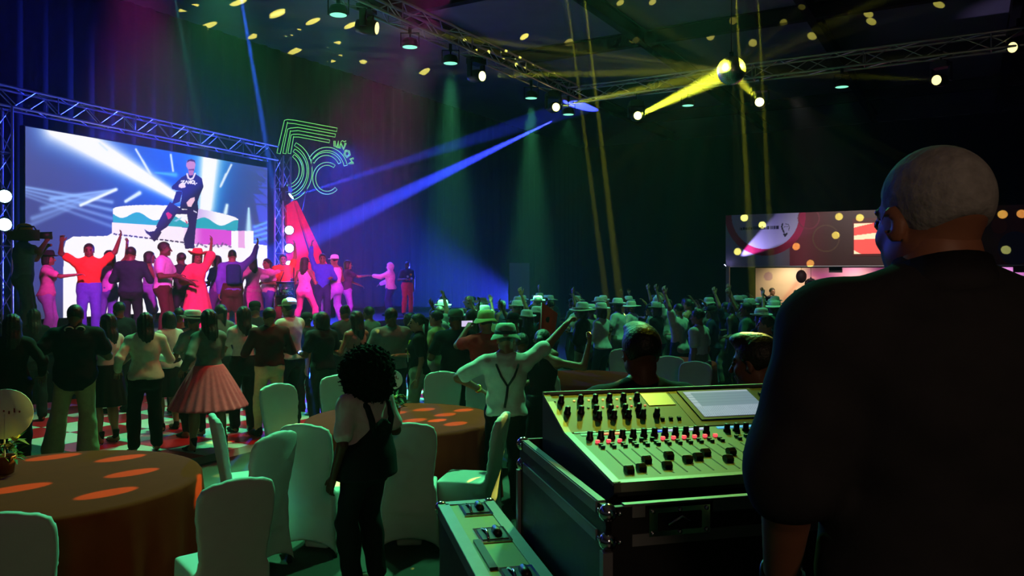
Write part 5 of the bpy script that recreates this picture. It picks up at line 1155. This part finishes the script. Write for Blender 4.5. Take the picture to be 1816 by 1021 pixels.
human('person in pale yellow green top behind the lanyard woman', gp(775, 10.8), R(70), 1.6, 'f', arms=('bent', 'bent'), top=('tee', (170, 180, 120)), bottom=('pants', (190, 190, 160)), hr=('short', None), sk=3, **MID)
human('man in dark polo and beanie left of the man in red', gp(808, 9.6), R(15), 1.66, 'm', arms=('bent', 'bent'), top=('tee', (22, 24, 24)), bottom=('pants', K_), hr=('crop', None), ht=('cap', (96, 116, 104)), sk=1, wide=1.1, **MID)
r_, i_ = human('man in red t-shirt and printed hat holding up a phone', gp(862, 9.0), R(28), 1.66, 'm', arms=('phone', 'bent'), top=('tee', (186, 22, 28)), bottom=('pants', K_), hr=('crop', None), ht=('bucket', (170, 176, 110)), sk=0, wide=1.12, hands=('grip', 'relax'), **MID)
hd = i_['J']['arm', 0][2]; MB().box(hd + Vector((.04, .08, .06)), (.15, .01, .075)).build('phone', BLACK, r_); MB().box(hd + Vector((.04, .0735, .06)), (.14, .004, .068)).build('phone_screen', glow('phone_glow', (.75, .65, .95), .9), r_)
MB().lathe([(.012, 0), (.012, .02), (.004, .024)], i_['pel'] + Vector((.05, -.2, -.02)), 10).build('red_tally_lamp', glow('red_lamp', (1., .05, .02), 6), r_)
# ---- row of heads between the dancers and the stage
row = [(60, 10.9, 'f', 'long', None, (20, 20, 26), 'black top, at far left below the cameraman'), (212, 11.6, 'm', 'short', None, (30, 30, 40), 'dark shirt between the blouse woman and the stage'), (318, 11.6, 'm', 'short', None, (120, 40, 46), 'dark red top below the white shirted singer'), (338, 11.2, 'f', 'bob', ('fedora', (190, 196, 190), K_), (80, 100, 90), 'white fedora above the tutu girl'),
       (392, 11.5, 'f', 'tail', None, (96, 112, 104), 'grey top right of the tutu girl'), (452, 11.9, 'm', 'short', ('cap', (20, 20, 24)), (40, 40, 50), 'black cap above the maroon top'), (545, 11.8, 'm', 'short', ('cap', (30, 40, 44)), (30, 36, 40), 'dark cap right of the white t-shirt'), (566, 11.4, 'm', 'short', ('cap', (100, 130, 110)), (40, 52, 50), 'greenish cap in front of the drummer'),
       (612, 12.0, 'f', 'bun', None, (60, 60, 64), 'bun of hair left of the salmon woman'), (655, 12.4, 'm', 'short', None, (90, 100, 96), 'grey top behind the salmon woman'), (725, 12.2, 'f', 'long', None, (40, 46, 46), 'dark top behind the lanyard woman'), (770, 12.6, 'm', 'short', None, (150, 160, 150), 'pale top raising a phone by the stage edge')]
for k, (px, d, sx, hh, ha, c, lb) in enumerate(row):
    human('crowd dancer in ' + lb, gp(px, d, DZ if px < 520 else 0), R(45 + 17 * math.sin(k * 2.2)), 1.56 + .07 * math.sin(k * 1.7), sx, arms=[('bent', 'bent'), ('down', 'bent'), ('chest', 'bent')][k % 3] if k < 11 else ('bent', 'up'), top=('tee', c), bottom=('pants', (24 + 5 * (k % 4), 26, 30)), hr=(hh, None), ht=ha, sk=k % 4, h=.017)
# ---- people on stage
P_ = lambda px, d: gp(px, d, SH)
STG = dict(h=.017)
bx = P_(42, 11.9); t = thing('flight_box', 'low black box under the cameraman', 'box', bx, ang); MB().box((0, 0, .09), (.7, .6, .17)).build('body', PLY, t)
for s_ in (-1, 1): MB().box((s_ * .34, 0, .16), (.03, .6, .025)).build('edge_extrusion', EDGE, t)
r_, i_ = human('cameraman in grey shirt and yellow cap with a shoulder camera', bx + Z * .178, R(-62), 1.76, 'm', arms=((.05, .26, .0), (.0, .3, .1)), top=('tee', (92, 104, 112)), bottom=('pants', (74, 86, 92)), hr=('short', None), ht=('cap', (214, 196, 60)), sk=1, hands=('grip', 'grip'), wide=1.1, **STG)
vc = thing('video_camera', 'black shoulder video camera held by the cameraman', 'camera', bx + Z * .178, R(-62)); c = i_['S'](.17, .60, .02)
MB().box(c + Vector((0, .03, .03)), (.11, .34, .16)).build('camera_body', BLACK, vc); MB().tube([c + Vector((0, .2, .03)), c + Vector((0, .36, .03))], [.05, .06], 16).build('lens', DARKM, vc); MB().tube([c + Vector((-.1, .16, .06)), c + Vector((-.1, .06, .06))], .03, 10).build('viewfinder', BLACK, vc); MB().tube([c + Vector((0, -.08, .11)), c + Vector((0, -.05, .16)), c + Vector((0, .12, .16)), c + Vector((0, .15, .11))], .012, 6).build('handle', BLACK, vc); MB().box(c + Vector((0, -.18, .02)), (.09, .08, .13)).build('battery', DARKM, vc)
def stg(lb, px, d, H, sex, face, arms, top, bot, hr='short', sk=1, **k):
    q = dict(STG); q.update(k); return human(lb, P_(px, d), R(face), H, sex, arms=arms, top=top, bottom=bot, hr=(hr, None) if hr else None, sk=sk, **q)
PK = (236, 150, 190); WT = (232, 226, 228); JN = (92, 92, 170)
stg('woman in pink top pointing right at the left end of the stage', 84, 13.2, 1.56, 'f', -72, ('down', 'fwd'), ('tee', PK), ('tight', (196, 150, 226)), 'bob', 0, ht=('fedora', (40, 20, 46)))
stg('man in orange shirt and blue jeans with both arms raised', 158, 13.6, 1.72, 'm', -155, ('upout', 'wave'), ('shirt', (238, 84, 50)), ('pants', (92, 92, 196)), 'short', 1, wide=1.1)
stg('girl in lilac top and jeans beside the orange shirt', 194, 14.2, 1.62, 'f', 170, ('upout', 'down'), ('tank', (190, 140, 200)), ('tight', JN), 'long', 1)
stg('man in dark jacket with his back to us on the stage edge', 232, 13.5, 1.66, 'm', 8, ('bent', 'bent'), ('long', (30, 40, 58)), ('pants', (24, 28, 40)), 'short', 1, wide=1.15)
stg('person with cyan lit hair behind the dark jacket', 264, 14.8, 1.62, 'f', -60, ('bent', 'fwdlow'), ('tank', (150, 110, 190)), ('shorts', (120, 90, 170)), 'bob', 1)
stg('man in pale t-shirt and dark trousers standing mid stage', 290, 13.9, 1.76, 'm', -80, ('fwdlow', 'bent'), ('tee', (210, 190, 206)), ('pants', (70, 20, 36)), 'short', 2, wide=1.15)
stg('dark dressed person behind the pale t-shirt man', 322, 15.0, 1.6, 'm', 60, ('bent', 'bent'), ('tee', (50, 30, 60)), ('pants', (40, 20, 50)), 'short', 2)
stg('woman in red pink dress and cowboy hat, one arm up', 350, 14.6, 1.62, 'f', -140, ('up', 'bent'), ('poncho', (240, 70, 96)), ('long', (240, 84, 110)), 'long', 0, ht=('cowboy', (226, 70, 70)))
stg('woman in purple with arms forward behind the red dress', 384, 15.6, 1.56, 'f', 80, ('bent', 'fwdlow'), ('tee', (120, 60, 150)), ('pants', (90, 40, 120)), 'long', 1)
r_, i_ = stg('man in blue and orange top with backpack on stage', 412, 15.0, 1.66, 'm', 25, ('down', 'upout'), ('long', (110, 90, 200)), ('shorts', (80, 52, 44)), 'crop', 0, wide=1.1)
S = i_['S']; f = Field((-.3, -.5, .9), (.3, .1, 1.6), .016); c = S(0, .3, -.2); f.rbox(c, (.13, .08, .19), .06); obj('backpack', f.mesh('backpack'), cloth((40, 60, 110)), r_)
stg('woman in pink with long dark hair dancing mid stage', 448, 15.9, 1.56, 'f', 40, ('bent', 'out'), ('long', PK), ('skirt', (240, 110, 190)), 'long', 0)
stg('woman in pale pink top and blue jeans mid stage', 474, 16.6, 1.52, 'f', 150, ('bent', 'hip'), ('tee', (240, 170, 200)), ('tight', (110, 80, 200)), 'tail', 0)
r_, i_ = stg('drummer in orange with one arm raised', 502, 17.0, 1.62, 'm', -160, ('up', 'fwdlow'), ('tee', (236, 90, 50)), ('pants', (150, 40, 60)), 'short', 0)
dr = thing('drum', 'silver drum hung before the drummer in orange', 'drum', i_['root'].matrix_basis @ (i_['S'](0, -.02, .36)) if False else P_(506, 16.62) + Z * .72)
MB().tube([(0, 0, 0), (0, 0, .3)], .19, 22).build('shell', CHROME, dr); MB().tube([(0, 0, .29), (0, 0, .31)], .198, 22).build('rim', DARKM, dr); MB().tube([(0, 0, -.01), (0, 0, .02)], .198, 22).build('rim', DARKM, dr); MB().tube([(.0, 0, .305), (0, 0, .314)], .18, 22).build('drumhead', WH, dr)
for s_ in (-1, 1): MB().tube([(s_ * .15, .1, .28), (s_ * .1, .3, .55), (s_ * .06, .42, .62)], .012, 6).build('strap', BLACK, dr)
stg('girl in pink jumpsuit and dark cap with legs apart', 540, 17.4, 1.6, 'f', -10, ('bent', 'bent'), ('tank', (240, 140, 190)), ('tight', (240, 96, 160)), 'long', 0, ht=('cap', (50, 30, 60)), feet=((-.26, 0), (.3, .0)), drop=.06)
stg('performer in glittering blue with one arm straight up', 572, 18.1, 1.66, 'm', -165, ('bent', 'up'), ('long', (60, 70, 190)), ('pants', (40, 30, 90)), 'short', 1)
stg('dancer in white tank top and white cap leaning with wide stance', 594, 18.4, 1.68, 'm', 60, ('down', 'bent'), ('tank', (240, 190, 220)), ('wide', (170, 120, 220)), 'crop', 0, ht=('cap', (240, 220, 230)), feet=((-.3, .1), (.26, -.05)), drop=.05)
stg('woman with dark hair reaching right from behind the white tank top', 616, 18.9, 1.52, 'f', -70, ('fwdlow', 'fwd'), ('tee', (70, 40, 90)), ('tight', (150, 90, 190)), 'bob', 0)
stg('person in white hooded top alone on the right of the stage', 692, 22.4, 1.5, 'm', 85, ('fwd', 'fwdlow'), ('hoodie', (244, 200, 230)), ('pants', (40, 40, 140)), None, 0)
r_, i_ = stg('man in patterned dark shirt and red trousers at stage right', 722, 23.0, 1.56, 'm', -150, ('down', 'bent'), ('shirt', (50, 34, 78)), ('pants', (232, 56, 84)), 'crop', 1)
S = i_['S']
for (x, z, c) in ((-.07, .36, (236, 190, 60)), (.04, .3, (230, 230, 230)), (-.02, .2, (226, 70, 60)), (.08, .2, (226, 120, 60)), (-.09, .24, (220, 220, 230))): MB().lathe([(.035, -.006), (.035, .006)], S(x, z, .142), 7, Matrix.Rotation(R(90), 3, 'X')).build('shirt_print', cloth(c), r_)
# ---- the crowd in front of the stage and the booth: poses built once, copied person by person
ARCH = []
for k, (sx, hh, ar, tp, bt, ld) in enumerate((('m', 'short', ('bent', 'bent'), 'tee', 'pants', 'arms bent'), ('f', 'long', ('bent', 'wave'), 'tee', 'tight', 'one hand waving'), ('m', 'crop', ('up', 'bent'), 'shirt', 'pants', 'left arm up'), ('f', 'tail', ('down', 'bent'), 'tank', 'pants', 'one arm bent'),
                                               ('m', 'short', ('chest', 'phone'), 'tee', 'pants', 'holding a hand before the face'), ('f', 'bob', ('chest', 'chest'), 'long', 'tight', 'hands together'), ('m', 'short', ('down', 'down'), 'tee', 'shorts', 'arms hanging'), ('f', 'long', ('upout', 'upout'), 'tee', 'pants', 'both arms up'))):
    r_, i_ = human('x', (0, 0, 0), 0, 1.6, sx, arms=ar, top=(tp, (90, 90, 90)), bottom=(bt, (40, 40, 44)), hr=(hh, None), sk=1, h=.024)
    ARCH.append((r_, i_, ld, sx))
HATS = [('fedora', (216, 216, 208), 'white fedora'), ('sun', (206, 204, 190), 'wide straw hat'), ('cap', (190, 196, 190), 'pale cap'), ('bucket', (196, 200, 190), 'pale bucket hat'), ('cap', (30, 30, 34), 'black cap'), ('cowboy', (200, 190, 160), 'cream cowboy hat')]
TOPS = [((200, 204, 200), 'white'), ((24, 24, 28), 'black'), ((110, 116, 114), 'grey'), ((150, 34, 40), 'red'), ((36, 44, 70), 'navy'), ((176, 160, 120), 'beige'), ((60, 90, 70), 'green')]
HC = [('dark', HAIRD), ('brown', mat('brown_hair', lin((62, 40, 26)), .55, noise=.3, nscale=60, bump=.5))]
def zone(px):
    for lim, nm in ((800, 'by stage end'), (850, 'left of red shirt'), (905, 'beyond red shirt'), (960, 'beyond patterned hat'), (1040, 'beyond raised arms'), (1105, 'left of dark quiff'), (1180, 'above dark quiff'), (1250, 'between desk heads'), (1310, 'left of booth post'), (1390, 'below booth left end')):
        if px < lim: return nm
    return 'before booth backdrop'
spots = []; rd = random.Random(11)
occupied = [(o.location.x, o.location.y) for o in SC.objects if o.parent is None and o.name.split('.')[0] in ('person', 'banquet_chair', 'flag') and o.location.y > 8]
occupied += [(T3.x, T3.y), (T3.x + .5, T3.y), (T3.x - .5, T3.y), (T3.x, T3.y + .5), (T3.x, T3.y - .5), (T4.x, T4.y), (T4.x + .5, T4.y), (T4.x - .5, T4.y), (T4.x, T4.y - .5), (T4.x, T4.y + .5)]
d = 9.4
while d < 19.0:
    px = 745 + (40 if d > 12 else 100 if d < 10.5 else 60); stepm = .62 if d > 11.5 else .8
    while px < 1500:
        q = gp(px + rd.uniform(-8, 8), d + rd.uniform(-.15, .15))
        edge_d = (Vector((q.x, q.y, 0)) - SE).dot(B)
        if edge_d > .5 and all((q.x - x) ** 2 + (q.y - y) ** 2 > .36 for x, y in occupied): spots.append((px, q)); occupied.append((q.x, q.y))
        px += stepm / d * FPX * rd.uniform(.85, 1.25)
    d += .74 + .02 * (d - 9)
spots = spots[:170]
seen = {}; first = {}
for n_, (px, q) in enumerate(spots):
    k = rd.randrange(len(ARCH)) if q.y > 11 else rd.choice((0, 3, 5, 6)); src, inf, ld, sx = ARCH[k]
    if k not in first: first[k] = 1; r_ = src
    else: r_ = copy_tree(src)
    r_.location = q; r_.rotation_euler = (0, 0, R(rd.uniform(25, 75))); hgt = rd.uniform(.95, 1.03) * (1 if q.y < 14 else .99); r_.scale = (hgt,) * 3
    tc_, tn = rd.choices(TOPS, (6, 4, 3, 1, 2, 2, 2))[0]; bc = rd.choice(((30, 30, 34), (40, 46, 70), (120, 116, 100)))
    tone = rd.randrange(4); hn, hm = rd.choices(HC, (5, 1))[0]; hatted = rd.random() < .5; hd = rd.choices(HATS, (6, 4, 3, 3, 2, 2))[0]
    for c in r_.children:
        nm = c.name.split('.')[0]
        if nm == 'body': c.material_slots[0].link = 'OBJECT'; c.material_slots[0].material = skin(tone)
        elif nm == 'hair': c.material_slots[0].link = 'OBJECT'; c.material_slots[0].material = hm
        elif nm in ('t_shirt', 'shirt', 'tank_top', 'sweater'): c.material_slots[0].link = 'OBJECT'; c.material_slots[0].material = cloth(tc_)
        elif nm in ('trousers', 'shorts'): c.material_slots[0].link = 'OBJECT'; c.material_slots[0].material = cloth(bc)
    if hatted: obj('hat', hat(hd[0]), cloth(hd[1]), r_, mw=inf['Hm'])
    rowd = 'front row' if q.y < 11.5 else 'mid crowd' if q.y < 14.5 else 'far back'
    base_l = '%s in %s top%s, %s' % ('woman' if sx == 'f' else 'man', tn, ' and ' + hd[2] if hatted else ' with %s hair' % hn, zone(px))
    lab = base_l + ', ' + rowd
    if lab in seen: lab = base_l + ', ' + ld + ', ' + rowd
    if lab in seen: lab = base_l + ', %s trousers, ' % {30: 'black', 40: 'blue', 120: 'beige'}[bc[0]] + rowd
    seen[lab] = 1; r_['label'] = lab
    r_['category'] = 'person'; r_['group'] = 'crowd watching the stage'
# staff inside the booth
for (px, lb, c, hh, sx) in ((1369, 'person in dark top standing in the booth at its left', (50, 40, 40), 'short', 'm'), (1475, 'long haired woman behind the booth counter', (40, 36, 44), 'long', 'f'), (1508, 'dark haired person behind the booth counter at right', (46, 40, 60), 'short', 'm')):
    q = onplane(px, 540, BL - BN * 1.12, BD); q.z = 0; human(lb, q, R(200), 1.66, sx, arms=('bent', 'down'), top=('tee', c), bottom=('pants', (30, 30, 34)), hr=(hh, None), sk=1, h=.02)
